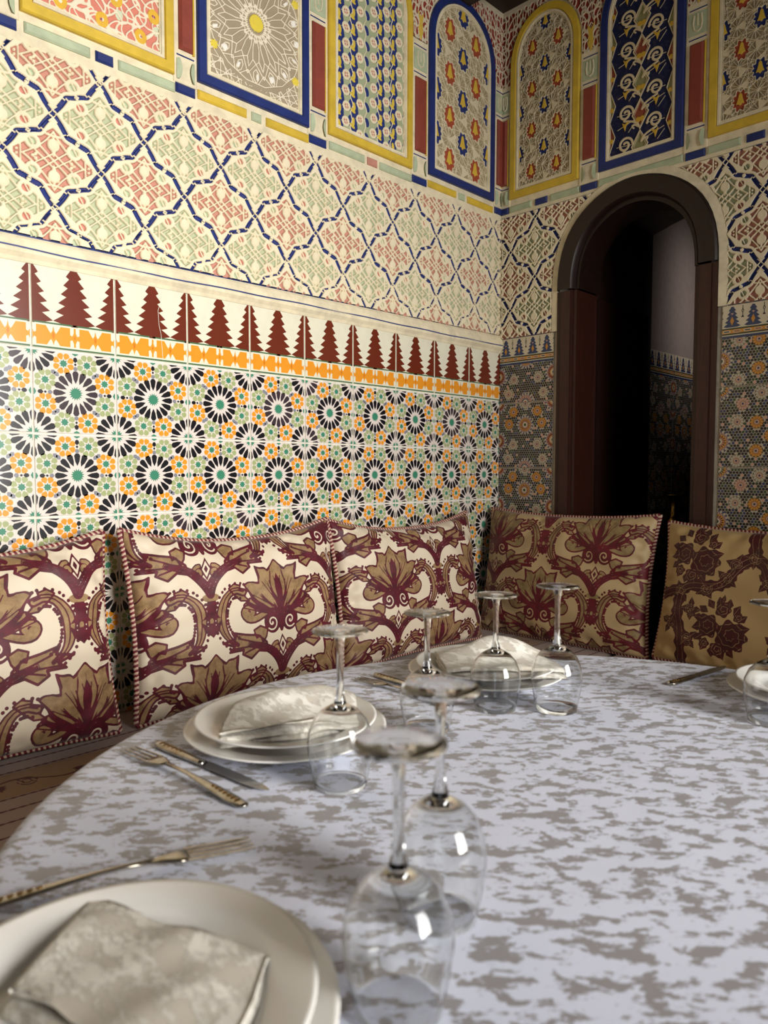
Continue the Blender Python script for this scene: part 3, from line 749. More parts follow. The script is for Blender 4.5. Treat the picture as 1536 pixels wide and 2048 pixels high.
def arcade(wall, FR, xc, hw, zb, zs, rise, kind, frame_mat, step=.0014):
    wdt = .027; top = []
    P = bpy.data.objects.new('arch_panel', None); link(P, wall); P.matrix_local = FR(xc, 0, .0056)
    fr = MB()
    R = [[(x, z, h) for x, z in arc_outline(hw, zb, zs, rise, d)] for d, h in ((0, 0), (0, .008), (.003, .012), (wdt-.003, .012), (wdt, .005))]
    fr.rings(R, 0, True); fr.build('panel_frame', [frame_mat], P)
    mo = MB(); R = [[(x, z, h) for x, z in arc_outline(hw, zb, zs, rise, d)] for d, h in ((wdt, .004), (wdt+.001, .009), (wdt+.008, .009), (wdt+.010, .005), (wdt+.013, .006), (wdt+.014, 0))]
    mo.rings(R, 0, True); mo.build('inner_molding', [M_cream], P)
    d = wdt+.012; O = arc_outline(hw, zb, zs, rise, d); Wi = 2*(hw-d)
    me = relief_mesh('carved_relief', -hw+d, hw-d, zb+d, zs+rise-d, step, lambda X, Y: FN[kind](X, Y-(zb+d), Wi), PM[kind], depth=.0045, edge=.0010, mask=lambda X, Y: spoly(X, Y, O)+.002)
    obj('carved_relief', me, P)
ARL = [(-2.085, 'geo', M_navy), (-1.62, 'arab', M_yel), (-1.1725, 'geo', M_navy), (-.717, 'rings', M_yel), (-.250, 'mosaic', M_navy)]
for yc, kd, fm in ARL: arcade(wall_left, LW, yc, .189, 2.186+LZ(yc), 2.66, .195, kd, fm, .0016 if yc > -2 else .003)
ARB = [(.2015, .150, 'mosaic', M_yel), (.582, .150, 'scroll', M_navy), (.963, .150, 'mosaic', M_yel), (1.345, .15, 'scroll', M_navy)]
for xc, hw, kd, fm in ARB: arcade(wall_back, BW, xc, hw, 2.190, 2.68, .185, kd, fm, .0014 if xc < 1.2 else .003)
def spandrel(wall, FR, x0, x1, arcs, step=.002):
    def fn(X, Y):
        f = {}
        def sc(a, b, p): return np.sin(a*np.abs(X-(x0+x1)/2)+p+1.8*np.sin(b*Y))+np.sin(b*Y+1.4*np.sin(a*np.abs(X-(x0+x1)/2)))
        s1 = sc(120, 90, .4); g = np.hypot(*np.gradient(s1, step))+25; w = .0022-np.abs(s1)/g
        s2 = sc(200, 60, 1.9); g = np.hypot(*np.gradient(s2, step))+30; w = np.maximum(w, .0016-np.abs(s2)/g)
        cx = (x0+x1)/2; g3 = spoly(X, Y, [(cx, 2.62), (cx+.012, 2.65), (cx+.008, 2.68), (cx+.016, 2.72), (cx, 2.70), (cx-.016, 2.72), (cx-.008, 2.68), (cx-.012, 2.65)])
        f['w'] = np.maximum(w, np.maximum(g3, Y-(CH-.018))); f['g3'] = np.where(Y > CH-.02, -1, g3); return f
    def mask(X, Y):
        m = np.full(X.shape, 1.0)
        for (c, hw, zb, zs, rise) in arcs: m = np.minimum(m, -spoly(X-c, Y, arc_outline(hw+.006, zb, zs, rise+.006, 0)))
        return m
    obj('spandrel', relief_mesh('spandrel', x0, x1, 2.622, CH, step, fn, PM['spandrel'], depth=.005, edge=.0014, mask=mask), wall, FR(0, 0, .0058))
aL = [(yc, .189, 2.186, 2.66, .195) for yc, _, _ in ARL]; aB = [(xc, hw, 2.19, 2.68, .185) for xc, hw, _, _ in ARB]
for a, b in ((-1.1725, -.717), (-.717, -.25), (-.25, 0)): spandrel(wall_left, LW, a, b, aL)
for a, b in ((0, .2015), (.2015, .582), (.582, .963), (.963, 1.345)): spandrel(wall_back, BW, a, b, aB)

# ---------------------------------------------------------------- mosaic tiles of the arch wall
gm = MB(); gm.box(0, .275, .4, 1.655, 0, .004); gm.box(.856, 2.4, .4, 1.655, 0, .004); gm.build('grout_bed', [plain('grey_grout', 'b9ae98', .85)], wall_back, BW(0, 0))
MT = {(v, c): mosaic_tile(v, crown=c) for v in (0, 1) for c in (False, True)}
for col_, x0 in enumerate([.008, .870, 1.121, 1.372, 1.623, 1.874]):
    for r_, z0 in enumerate([1.3994, 1.1454, .8914, .6374, .3834]):
        v = 0 if col_ == 0 else 1
        o = obj('tile', MT[(v, r_ == 0)], wall_back, BW(x0, z0+.001, .0005+random.uniform(0, .0005)))
# ---------------------------------------------------------------- door
def wood(name, a, b, sc_=(3, 3, 40), rough=.45):
    m, nt, bs = new_mat(name); oc = coords(nt, 'Object', sc_); f = noise(nt, oc, 6, 6, .65, 1.2)
    nt.links.new(mixc(nt, ramp(nt, f, .35, .7), lin(a), lin(b)), bs.inputs['Base Color']); bs.inputs['Roughness'].default_value = rough
    bump(nt, bs, f, .2, .002); return m
M_jamb = wood('reddish_brown_wood', '3e1b10', '28110b', (30, 30, 2)); M_archw = wood('umber_arch_wood', '24110b', '190b07', (6, 6, 6)); M_leaf = wood('dark_door_wood', '2c130c', '1c0b07', (30, 30, 2))
door = struct('door_1', 'arched wooden doorway standing open onto a dark passage')
cb = MB()   # cream border round the arch
R = []
for d, h in ((-.030, 0), (-.028, .010), (-.002, .014), (0, .006)): R.append([(x, -h, z) for x, z in arch_out(d, 28, 1.655)])
cb.rings(R, 0, False); cb.F = [f[::-1] for f in cb.F]; cb.build('plaster_border', [M_cream], wall_back)
fb = MB(); R = []   # arch piece of the frame
for d, y in ((0, 0.0), (0, -.020), (.006, -.026), (.058, -.026), (.064, -.018), (.066, .0), (.080, .0), (.080, .14)): R.append([(x, y, z) for x, z in arch_out(d, 32)[1:-1]])
fb.rings(R, 0, False); fb.F = [f[::-1] for f in fb.F]; autosmooth(fb.build('arch_frame', [M_archw], door))
for s in (-1, 1):
    x_out = DX0 if s < 0 else DX1; i = 1 if s < 0 else -1
    j = MB(); xs = sorted((x_out, x_out+i*.060)); j.box(xs[0], xs[1], -.016, .0, 0, DS-.004)
    xs = sorted((x_out+i*.018, x_out+i*.056)); j.box(xs[0], xs[1], -.021, -.016, 0, DS-.006)
    xs = sorted((x_out+i*.060, x_out+i*.075)); j.box(xs[0], xs[1], -.006, .14, 0, DS-.004)
    jb = j.build('jamb', [M_jamb], door)
# door leaf standing open against the passage wall
lf = MB(); lf.box(.350, .366, .142, .54, .02, 1.785, 0, bev=.003); LEAF = lf.build('door_leaf', [M_leaf], door)
# passage: side walls, ceiling, rear arch
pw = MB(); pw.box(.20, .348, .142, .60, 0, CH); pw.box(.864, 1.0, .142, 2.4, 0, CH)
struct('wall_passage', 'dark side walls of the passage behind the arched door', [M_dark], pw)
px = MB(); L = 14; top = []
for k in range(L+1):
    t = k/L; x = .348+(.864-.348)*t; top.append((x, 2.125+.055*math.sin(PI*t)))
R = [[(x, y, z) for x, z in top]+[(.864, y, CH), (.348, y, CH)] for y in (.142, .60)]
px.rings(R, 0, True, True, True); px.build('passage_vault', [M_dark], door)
M_far = plain('mauve_grey_wall', '93857c', .9, wear=.05)
fwm = MB(); fwm.box(.20, .33, .602, 2.4, 0, CH+.1); far_wall = struct('wall_corridor', 'greyish corridor wall seen through the arched door, tiled below', [M_far], fwm)
fb2 = MB(); fb2.box(.2, 2.6, 2.4, 2.5, 0, CH+.1); fb2.box(1.0, 2.6, .14, .3, 0, CH+.1); struct('wall_corridor_end', 'plain end wall of the dark corridor', [M_far], fb2)
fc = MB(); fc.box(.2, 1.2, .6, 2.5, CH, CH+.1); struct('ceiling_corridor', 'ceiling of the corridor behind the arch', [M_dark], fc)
def FWm(y, z, off=0): return Matrix(((0, 0, 1, .33+off), (1, 0, 0, y), (0, 1, 0, z), (0, 0, 0, 1)))
for c in range(5):
    for r_, z0 in enumerate([1.405, 1.151, .897, .643]):
        obj('tile', MT[(0, r_ == 0)], far_wall, FWm(.604+.251*c, z0, .001))
# ================================================================== BANQUETTES
def banq_fields(X, Y):
    """X across the seat, Y along it; stripes and a scrolling band"""
    f = {}; bur = np.full(X.shape, -1.0)
    for c in (.165, .215, .345, .395, .445, .50, .55): bur = np.maximum(bur, .0028-np.abs(X-c)+.001*np.sin(Y*900))
    u = X-.28; ph = .19; yy = (Y % ph)-ph/2; fl = np.full(X.shape, -1.0)
    for k in range(11):
        a = k*PI/10*1.0; fl = np.maximum(fl, ell(np.cos(a)*yy+np.sin(a)*(u), -np.sin(a)*yy+np.cos(a)*u, .018, 0, .014, .0038))
    fl = np.maximum(fl, .003-np.abs(u-.022*np.sin(2*PI*Y/ph))); fl = np.maximum(fl, .0025-np.abs(np.hypot(u, (yy-.07)*1.2)-.02)); fl = np.maximum(fl, .0022-np.abs(np.hypot(u, (yy-.07)*1.2)-.010))
    bur = np.maximum(bur, np.where(np.abs(u) < .05, fl, -1)); f['bur'] = bur; f['gold'] = np.where(np.abs(u) < .058, .01, -.01)*np.ones(X.shape)
    return f
M_seat = fieldmat('striped_banquette_cloth', 'a8948c', [('gold', '9a7a5a'), ('bur', '4e1418')], rough=.6, dirt=.1, nscale=300, bmp=.3, sheen=.1)
M_base = wood('banquette_wood', '4a2a1a', '351c10')
SEAT = .52
def banquette(name, label, n, length, mw):
    t = thing(name, None, label, 'banquette', 'banquettes along the walls', mw=mw)
    b = MB(); b.box(.03, .57, 0, length, 0, .30, 0, bev=.004); b.build('base', [M_base], t)
    nx, ny = (170, int(length/.005)) if n == 0 else (90, int(length/.006)); X, Y = np.meshgrid(np.linspace(0.02, .61, nx), np.linspace(0, length, ny))
    Z = np.full(X.shape, SEAT)-.0; e = np.clip((X-.55)/.06, 0, 1); Z = Z-.05*(1-np.sqrt(1-np.minimum(e, .999)**2)); Z = Z-.006*(1-np.cos((Y/.65)*2*PI))*.3
    mat_ = grid_mesh('seat_cover', X, Y, Z, banq_fields(X, Y), M_seat); cv = obj('seat_cover', mat_, t)
    c = MB(); c.box(.02, .606, .002, length-.002, .30, SEAT-.055, 0, bev=.0); c.build('mattress', [M_seat], t); return t
banquette('banquette', 'long low banquette with striped cover under the star tile wall', 0, 3.4, Matrix.Translation((0, -3.42, 0)))
banquette('banquette', 'low banquette with striped cover in front of the arched doorway', 1, 2.4, Matrix(((0, 1, 0, .615), (-1, 0, 0, -.0), (0, 0, 1, 0), (0, 0, 0, 1))))
# ================================================================== CUSHIONS
PW, PH = .21, .445
def damask_raster():
    nx, ny = 150, 380; X, Y = np.meshgrid(np.linspace(0, PW, nx), np.linspace(0, PH, ny))
    bur = np.full(X.shape, -1.0); gold = bur.copy(); pale = bur.copy()
    def shapes(cx, cy, mir):
        nonlocal bur, gold, pale
        u = (np.abs(X-cx))/PW; v = (Y-cy)/PW
        if np.abs(v).min() > 1.6: return
        # palmette
        u = u/.92; v = np.where(v > 0, v/.79, v)
        pts = [(0, .86), (.10, .78), (.15, .70), (.19, .74), (.34, .80), (.30, .62), (.31, .52), (.40, .56), (.56, .52), (.47, .38), (.42, .30), (.52, .27), (.58, .16), (.40, .10), (.24, .04), (.08, .02), (0, .0)]
        out = spoly(u, v, np.array(pts+[(-a, b) for a, b in reversed(pts[1:-1])]))
        th_ = np.arctan2(u, v+.12); rr_ = np.hypot(u, v+.12); out = out+.012*np.cos(30*th_)*(rr_ > .4)
        g = out; bur = np.maximum(bur, .014-np.abs(out)); gold = np.maximum(gold, g)
        bur = np.maximum(bur, np.minimum(out, (.35+.3*np.cos(7*th_)-rr_*.9+.22*np.cos(34*th_+2*np.sin(9*rr_)))*.06))
        for tip, th in (((0, .78), .020), ((.26, .70), .015), ((.44, .46), .014), ((.46, .2), .012)):
            d = dpoly(u, v, [(0, .02), tip]); L = math.hypot(*tip); prog = np.clip((u*tip[0]+v*tip[1])/L/L, 0, 1)
            bur = np.maximum(bur, np.minimum(th*1.3*(1-prog)**1.0-d, out))
            for o_ in (.10, -.10):
                bur = np.maximum(bur, np.minimum(.007-dpoly(u, v, [(tip[0]*.3, tip[1]*.3), (tip[0]*.8+o_*.6, tip[1]*.82-abs(o_)*.3)]), out))
        # eyes
        e = disc(u, v, .155, -.10, .135); bur = np.maximum(bur, e); sp = dpoly(u, v, spiral(.155, -.10, .0, .10, 2.4, 1.5, 22))
        bur = np.where(e > 0, np.minimum(bur, sp-.010), bur)
        bur = np.maximum(bur, .030-dpoly(u, v, [(0, .06), (.03, -.12), (0, -.2)]))
        # side scroll
        sp = np.vstack([bez((.05, .02), (.2, .12), (.35, -.05), (.50, -.02), 8), spiral(.50, .08, .10, .03, -PI/2, 1.2, 18)])
        d = dpoly(u, v, sp); gold = np.maximum(gold, .045-d); bur = np.maximum(bur, .012-np.abs(d-.045))
        lf = spoly(u, v, [(.25, -.17), (.36, -.12), (.47, -.16), (.44, -.26), (.38, -.24), (.34, -.33), (.28, -.26)]); gold = np.maximum(gold, lf); bur = np.maximum(bur, .012-np.abs(lf))
        # pendants
        lz = (1-(u/.07+np.abs(v+.40)/.12))*.06; bur = np.maximum(bur, .010-np.abs(lz)); bur = np.maximum(bur, lz-.035)
        sp = spiral(.12, -.44, .08, .02, 1.8, -1.2, 16); d = dpoly(u, v, sp); gold = np.maximum(gold, .026-d); bur = np.maximum(bur, .008-np.abs(d-.026))
    def branch(cx, cy):
        nonlocal bur, gold, pale
        u = np.abs(X-cx)/PW; v = (Y-cy)/PW
        if np.abs(v).min() > 1.6: return
        cup = ell(u, v, 0, 0, .115, .05); gold = np.maximum(gold, cup); 
        arm = bez((0, .05), (.05, .22), (.22, .38), (.50, .42), 12); d = dpoly(u, v, arm); prog = np.clip(u/.56, 0, 1)
        bur = np.maximum(bur, .062*(1-.45*prog)-d)
        bur = np.where(np.abs(d-.022) < .006, np.minimum(bur, -.002), bur)
        head = spoly(u, v, [(.24, .30), (.38, .33), (.50, .25), (.62, .32), (.60, .37), (.80, .37), (.72, .43), (.88, .49), (.70, .52), (.74, .60), (.55, .55), (.38, .52), (.26, .42)])
        gold = np.maximum(gold, head); bur = np.maximum(bur, .014-np.abs(head))
        for t_ in ((.58, .33), (.74, .40), (.66, .52)): bur = np.maximum(bur, np.minimum(.011-dpoly(u, v, [(.32, .40), t_]), head))
        bur = np.maximum(bur, spoly(u, v, [(0, -.04), (.07, -.06), (.06, -.18), (.12, -.26), (.07, -.25), (0, -.2)])*1.0); bur = np.maximum(bur, np.minimum(.06-u, np.minimum(-.04-v, v+.24)))
        tul = spoly(u, v, [(0, -.30), (.05, -.34), (.13, -.28), (.10, -.40), (.03, -.45), (0, -.48), (-.1, -.4)]); bur = np.maximum(bur, tul)
        gold = np.maximum(gold, ell(u, v, 0, -.28, .035, .05)); bur = np.maximum(bur, .01-np.abs(ell(u, v, 0, -.28, .035, .05)))
        # the C leaves that frame the palmette, with beads
        c = bez((.30, .30), (.02, .12), (.42, -.42), (.20, -.95), 16)
        c = bez((.48, .02), (.26, .14), (.10, -.12), (.13, -.33), 9); c = np.vstack([c, bez((.13, -.33), (.15, -.48), (.22, -.56), (.33, -.62), 8)[1:]])
        d = dpoly(u, v, c); tt = np.clip((.12-v)/.75, 0, 1); wd = .055*np.sin(PI*np.clip(tt*.9+.08, 0, 1))+.008
        gold = np.maximum(gold, wd-d); bur = np.maximum(bur, .010-np.abs(d-wd)); bur = np.maximum(bur, .008-d)
        lb = spoly(u, v, [(.26, .08), (.34, .13), (.44, .10), (.42, .05), (.54, .03), (.50, -.04), (.56, -.10), (.44, -.09), (.36, -.02)]); gold = np.maximum(gold, lb); bur = np.maximum(bur, .010-np.abs(lb))
        # beads along both flanks
        cc = np.array(c); seg = np.diff(cc, axis=0); ln_ = np.hypot(seg[:, 0], seg[:, 1]); S = np.concatenate([[0], np.cumsum(ln_)])
        for s_ in np.arange(0.02, S[-1], .052):
            i = min(np.searchsorted(S, s_)-1, len(seg)-1); i = max(i, 0); p = cc[i]+seg[i]*((s_-S[i])/ln_[i]); nrm = np.array([-seg[i][1], seg[i][0]])/ln_[i]
            for k in (-1, 1):
                q = p+nrm*k*.088
                if q[0] > 0: bur = np.maximum(bur, disc(u, v, q[0], q[1], .019))
    h = PH/2
    for cx, oy in ((0, 0), (PW, h), (-PW, h), (2*PW, 0)):
        for m in (-1, 0, 1):
            shapes(cx, oy+m*PH, 0); branch(cx, oy+1.37*PW+m*PH)
    return bur*PW, gold*PW
BUR, GOLD = damask_raster()
def samp(A, x, y):
    ny, nx = A.shape; fx = np.abs(((x/PW)+1) % 2-1)*(nx-1); fy = ((y/PH) % 1)*(ny-1)
    i = np.clip(fx.astype(int), 0, nx-2); j = np.clip(fy.astype(int), 0, ny-2); a = fx-i; b = fy-j
    return (A[j, i]*(1-a)+A[j, i+1]*a)*(1-b)+(A[j+1, i]*(1-a)+A[j+1, i+1]*a)*b
def rose_fields(X, Y):
    """bouquets of roses inside scrolling frames"""
    bur = np.full(X.shape, -1.0); gold = bur.copy()
    def flower(cx, cy, r, n=6):
        nonlocal bur, gold
        dx, dy = X-cx, Y-cy; a = np.arctan2(dy, dx); q = np.hypot(dx, dy)
        out = r*(1+.12*np.cos(n*a))-q; bur = np.maximum(bur, out)
        cut = np.minimum(np.minimum(out-.004, .0008-np.abs((q/r*2.6+a/(2*PI)*1.0+.12*np.cos(n*a)) % 1-.45)*r/2.6), q-r*.18); gold = np.maximum(gold, cut)
    def leaf(cx, cy, a, l, w):
        nonlocal bur, gold
        dx, dy = X-cx, Y-cy; u = dx*math.cos(a)+dy*math.sin(a); v = -dx*math.sin(a)+dy*math.cos(a)
        b = np.minimum(u, l-u)*w/l*1.9; d = np.minimum(b-np.abs(v), .02); bur = np.maximum(bur, d); gold = np.maximum(gold, np.minimum(d-.002, .0005-np.abs(v)))
    def bouquet(cx, cy):
        for a in np.linspace(0, 2*PI, 17)[:-1]: leaf(cx+.052*math.cos(a), cy+.058*math.sin(a), a+.3, .036, .013)
        flower(cx+.034, cy-.020, .044, 7); flower(cx-.036, cy+.002, .034, 6); flower(cx+.006, cy+.054, .022, 5); flower(cx-.004, cy-.064, .022, 5); flower(cx-.044, cy-.050, .015, 5); flower(cx+.052, cy+.036, .014, 5)
        leaf(cx, cy+.07, 1.4, .03, .008)
    for cx, cy in ((-.105, -.095), (-.205, .115), (.13, .12), (.26, -.10)): bouquet(cx, cy)
    def scroll(P, th=.017):
        nonlocal bur, gold
        d = dpoly(X, Y, P); bur = np.maximum(bur, th-d+.004*np.sin(X*160)*np.sin(Y*170)); gold = np.maximum(gold, np.where(d < th, .0006-np.abs(d-th*.45), -1))
    scroll(bez((-.235, -.23), (-.20, -.12), (-.27, -.06), (-.235, -.0), 12)); scroll(bez((-.235, -.0), (-.20, .04), (-.16, .01), (-.12, .03), 10)); scroll(bez((-.12, .03), (-.08, .05), (-.08, .10), (-.03, .115), 10))
    scroll(bez((-.03, .115), (.03, .10), (.0, .03), (.06, .01), 12)); scroll(bez((.06, .01), (.10, -.06), (.05, -.12), (.09, -.23), 12)); scroll(bez((-.03, .115), (-.02, .15), (-.06, .18), (-.03, .23), 8))
    scroll(bez((-.235, -.0), (-.28, .01), (-.30, -.03), (-.34, .0), 8))
    for c in ((-.235, .0), (-.20, -.05), (-.265, -.10), (-.20, -.14), (-.16, .015), (-.10, .05), (-.075, .095), (-.03, .12), (.02, .10), (.015, .05), (.07, .0), (.09, -.06), (.05, -.12)):
        scroll(spiral(c[0], c[1], .004, .018, c[0]*40, 1.1, 14), .006)
        for k in range(4): leaf(c[0], c[1], k*1.6+.4+c[1]*9, .036, .011)
    return np.minimum(bur, -gold), gold
def cushion(name, label, mw, Wd, H, T, px, py, mats, seed, fields=None, sag=.045, group=None):
    t = thing(name, None, label, 'cushion', group or 'brocade cushions on the banquettes', mw=mw)
    rg = np.random.default_rng(seed)
    def surf(U, V, side):
        bx = 1-.05*(1-V**2); by = 1-(sag*2/H)*(1-np.abs(U)**2.2)*np.where(V > 0, 1.0, .25)
        x = U*Wd/2*bx; y = V*H/2*by
        pr = ((1-U**4)*(1-V**4)); th = T/2*np.clip(pr, 0, 1)**.42
        wr = .0035*np.sin(9*U+3*V+seed)*np.sin(7*V+seed*2)+.003*np.sin(23*U*V+5*U)
        crease = -.010*np.exp(-((np.abs(U)-.93)/.05)**2)*np.sin(14*V)**2-.006*np.exp(-((np.abs(V)-.9)/.07)**2)*np.sin(18*U)**2
        return x, y, side*(th+(wr+crease)*np.clip(pr*3, 0, 1))
    nx, ny = (330, 235) if fields is None else (440, 300); U, V = np.meshgrid(np.linspace(-1, 1, nx), np.linspace(-1, 1, ny)); x, y, z = surf(U, V, 1)
    if fields is None: f = {'bur': samp(BUR, x+px, y+py), 'gold': samp(GOLD, x+px, y+py)}
    else: b_, g_ = fields(x+px, y+py); f = {'bur': b_, 'gold': g_}
    obj('front_face', grid_mesh('front_face', x, y, z, f, mats), t)
    U, V = np.meshgrid(np.linspace(1, -1, 30), np.linspace(-1, 1, 24)); x, y, z = surf(U, V, -1); zz = np.full(x.shape, -.01)
    obj('back_face', grid_mesh('back_face', x, y, z, {'bur': zz, 'gold': zz}, mats), t)
    # twisted piping: two strands wound round each other along the seam
    k = np.linspace(0, 1, 161); side = [np.stack([2*k-1, -np.ones_like(k)], 1), np.stack([np.ones_like(k), 2*k-1], 1), np.stack([1-2*k, np.ones_like(k)], 1), np.stack([-np.ones_like(k), 1-2*k], 1)]
    path = np.vstack([s_[:-1] for s_ in side]); xs, ys, zs = surf(path[:, 0], path[:, 1], 1); P = np.stack([xs, ys, 0*zs], 1)
    S = np.concatenate([[0], np.cumsum(np.hypot(*(np.diff(P[:, :2], axis=0).T)))]); n = int(S[-1]/.0020); s_ = np.linspace(0, S[-1], n); cx = np.interp(s_, S, P[:, 0]); cyy = np.interp(s_, S, P[:, 1])
    tx = np.gradient(cx); ty = np.gradient(cyy); L = np.hypot(tx, ty); nxv, nyv = -ty/L, tx/L
    rp = MB()
    for st in (0, 1):
        ph = s_/.0115*2*PI+st*PI; rr = .0040; q = []
        for i in range(n):
            ox, oz = rr*math.cos(ph[i]), rr*math.sin(ph[i]); q.append((cx[i]+nxv[i]*ox*1.0, cyy[i]+nyv[i]*ox, oz))
        rp.rings(tube_rings(q, .0050, 5), st, True)
    rp.build('piping', [M_cordA, M_cordB], t, smooth=True); return t
M_cordA = plain('burgundy_cord', '6c1422', .6, wear=.1); M_cordB = plain('cream_cord', 'c9ad95', .6, wear=.1)
def brocade(name, base, gold, bur, rough=.55):
    m, nt, bs = new_mat(name); A = nd(nt, 'ShaderNodeAttribute', attribute_name='gold'); Bn = nd(nt, 'ShaderNodeAttribute', attribute_name='bur')
    oc = coords(nt); fine = noise(nt, coords(nt, 'Object', (60, 700, 60)), 3, 3, .6); mot = noise(nt, oc, 40, 4, .7)
    g = mixc(nt, ramp(nt, mot, .35, .65), lin(gold[0]), lin(gold[1]))
    c = mixc(nt, ramp(nt, A.outputs['Fac'], -.0002, .0002), lin(base), g); c = mixc(nt, ramp(nt, Bn.outputs['Fac'], -.0002, .0002), c, mixc(nt, ramp(nt, mot, .4, .7), lin(bur[0]), lin(bur[1])))
    nt.links.new(c, bs.inputs['Base Color']); ro = ramp(nt, A.outputs['Fac'], -.0002, .0002, rough, .62); nt.links.new(ro, bs.inputs['Roughness'])
    bs.inputs['Sheen Weight'].default_value = .15; bs.inputs['Sheen Roughness'].default_value = .4; bs.inputs['Specular IOR Level'].default_value = .45
    h = nd(nt, 'ShaderNodeMath', operation='MAXIMUM'); nt.links.new(ramp(nt, A.outputs['Fac'], -.001, .001), h.inputs[0]); nt.links.new(ramp(nt, Bn.outputs['Fac'], -.001, .001), h.inputs[1])
    h2 = nd(nt, 'ShaderNodeMath', operation='MULTIPLY_ADD'); nt.links.new(fine, h2.inputs[0]); h2.inputs[1].default_value = .35; nt.links.new(h.outputs[0], h2.inputs[2])
    bump(nt, bs, h2.outputs[0], .45, .0012); return m
M_broc = brocade('burgundy_gold_brocade', 'dccdb4', ('a3855c', '7f6240'), ('5e0f22', '3c0a16'))
M_brocB = brocade('dim_gold_brocade', 'bfa67a', ('a08a5e', '7d6640'), ('6a1220', '4a0c16'))
M_rose = brocade('rose_bouquet_brocade', 'b79a68', ('b49468', '8d7048'), ('4c1416', '35100f'))
def cw(y, lean=9, x=.152, yaw=0):
    l = math.radians(lean); a = math.radians(yaw); Xv = Vector((math.sin(a)*0, 1, 0)); Xv = Vector((-math.sin(a), math.cos(a), 0)); Nh = Vector((math.cos(a), math.sin(a), 0))
    Yv = Vector((0, 0, 1))*math.cos(l)-Nh*math.sin(l); Zv = Xv.cross(Yv); c = Vector((x, y, SEAT+.010))+Yv*.228
    return Matrix(((Xv.x, Yv.x, Zv.x, c.x), (Xv.y, Yv.y, Zv.y, c.y), (Xv.z, Yv.z, Zv.z, c.z), (0, 0, 0, 1)))
def cb_(x, lean=9, y=-.15, yaw=0, hh=.228):
    l = math.radians(lean); a = math.radians(yaw); Xv = Vector((math.cos(a), math.sin(a), 0)); Nh = Vector((math.sin(a), -math.cos(a), 0))
    Yv = Vector((0, 0, 1))*math.cos(l)-Nh*math.sin(l); Zv = Xv.cross(Yv); c = Vector((x, y, SEAT+.010))+Yv*hh
    return Matrix(((Xv.x, Yv.x, Zv.x, c.x), (Xv.y, Yv.y, Zv.y, c.y), (Xv.z, Yv.z, Zv.z, c.z), (0, 0, 0, 1)))
cushion('cushion', 'burgundy brocade cushion cut off by the photo edge, before the tiles', cw(-1.995), .64, .47, .15, -0.228, 0.2027, M_broc, 1)
cushion('cushion', 'burgundy brocade cushion with twisted piping behind the plate holding the rolled napkin', cw(-1.305), .655, .47, .15, 0.141, 0.2407, M_broc, 2)
cushion('cushion', 'burgundy brocade cushion against the star tiles beside the room corner', cw(-.64), .67, .46, .15, -0.063, 0.2357, M_broc, 3)
cushion('cushion', 'dim gold and burgundy brocade cushion in front of the open door', cb_(.375, 9), .68, .47, .15, -0.164, 0.3417, M_brocB, 4, sag=.02)
cushion('cushion', 'gold cushion with dark rose bouquets under the mosaic tiles', cb_(1.075, 12, y=-.19, yaw=-3), .66, .44, .14, 0, 0, M_rose, 5, fields=rose_fields, sag=.02)

# ================================================================== TABLE
TC = (1.40, -1.63); TR = .68; TZ = .75
tb = thing('dining_table', (TC[0], TC[1], 0), 'round dining table hidden beneath the damask tablecloth', 'table')
b = MB(); b.lathe([(.0, .715), (.66, .715), (.668, .722), (.668, .742), (.66, .7455), (0, .7455)], 64); b.build('tabletop', [M_base], tb)
b = MB(); b.lathe([(.0, 0), (.30, 0), (.30, .03), (.10, .07), (.06, .2), (.06, .6), (.16, .70), (.16, .715), (0, .715)], 32); b.build('pedestal', [M_base], tb, smooth=True)
def cloth_mat(name, light, dark, scale, str_=1.0, rough=(.55, .3), kind=(1, 1.9, 1), thr=(.512, .53)):
    m, nt, bs = new_mat(name); oc = coords(nt, 'Object', None, (0, 0, -PI/4))
    mp = nd(nt, 'ShaderNodeMapping'); mp.inputs['Scale'].default_value = kind; nt.links.new(oc, mp.inputs[0])
    f = noise(nt, mp.outputs[0], scale, 9, .70, .2); k = ramp(nt, f, *thr)
    weave = noise(nt, coords(nt, 'Object', (1, 1, 1)), 900, 1, .5)
    nt.links.new(mixc(nt, k, lin(light), lin(dark)), bs.inputs['Base Color'])
    nt.links.new(ramp(nt, k, 0, 1, rough[0], rough[1]), bs.inputs['Roughness']); bs.inputs['Specular IOR Level'].default_value = .5
    bs.inputs['Sheen Weight'].default_value = .15
    h = nd(nt, 'ShaderNodeMath', operation='MULTIPLY_ADD'); nt.links.new(weave, h.inputs[0]); h.inputs[1].default_value = .3
    nt.links.new(ramp(nt, k, 0, 1, 1, 0), h.inputs[2]); bump(nt, bs, h.outputs[0], .5*str_, .0012); return m
M_cloth = cloth_mat('silver_white_damask', 'dfe4f6', '989496', 27, rough=(.6, .42), thr=(.512, .53))
M_nap = cloth_mat('ecru_damask_linen', 'e6e1d6', 'c8c0b1', 34, 1.3, rough=(.8, .6), thr=(.46, .54))
nr, na = 70, 420; V = []; Fq = []
for j in range(nr+1):
    t = j/nr
    for i in range(na):
        a = 2*PI*i/na
        if t < .6: r = TR*t/.6; z = TZ+.0012*math.sin(7*a+9*r)*math.sin(14*r)*(r/TR); 
        else:
            s_ = (t-.6)/.4; fold = (.5+.5*math.sin(13*a+1.3*math.sin(3*a)))
            ee = min(s_/.12, 1); r = TR+.018*math.sin(ee*PI/2)+.05*max(0, s_-.12)*fold; z = TZ-.018*(1-math.cos(ee*PI/2))-.34*max(0, s_-.12)
        V.append((r*math.cos(a), r*math.sin(a), z-TZ))
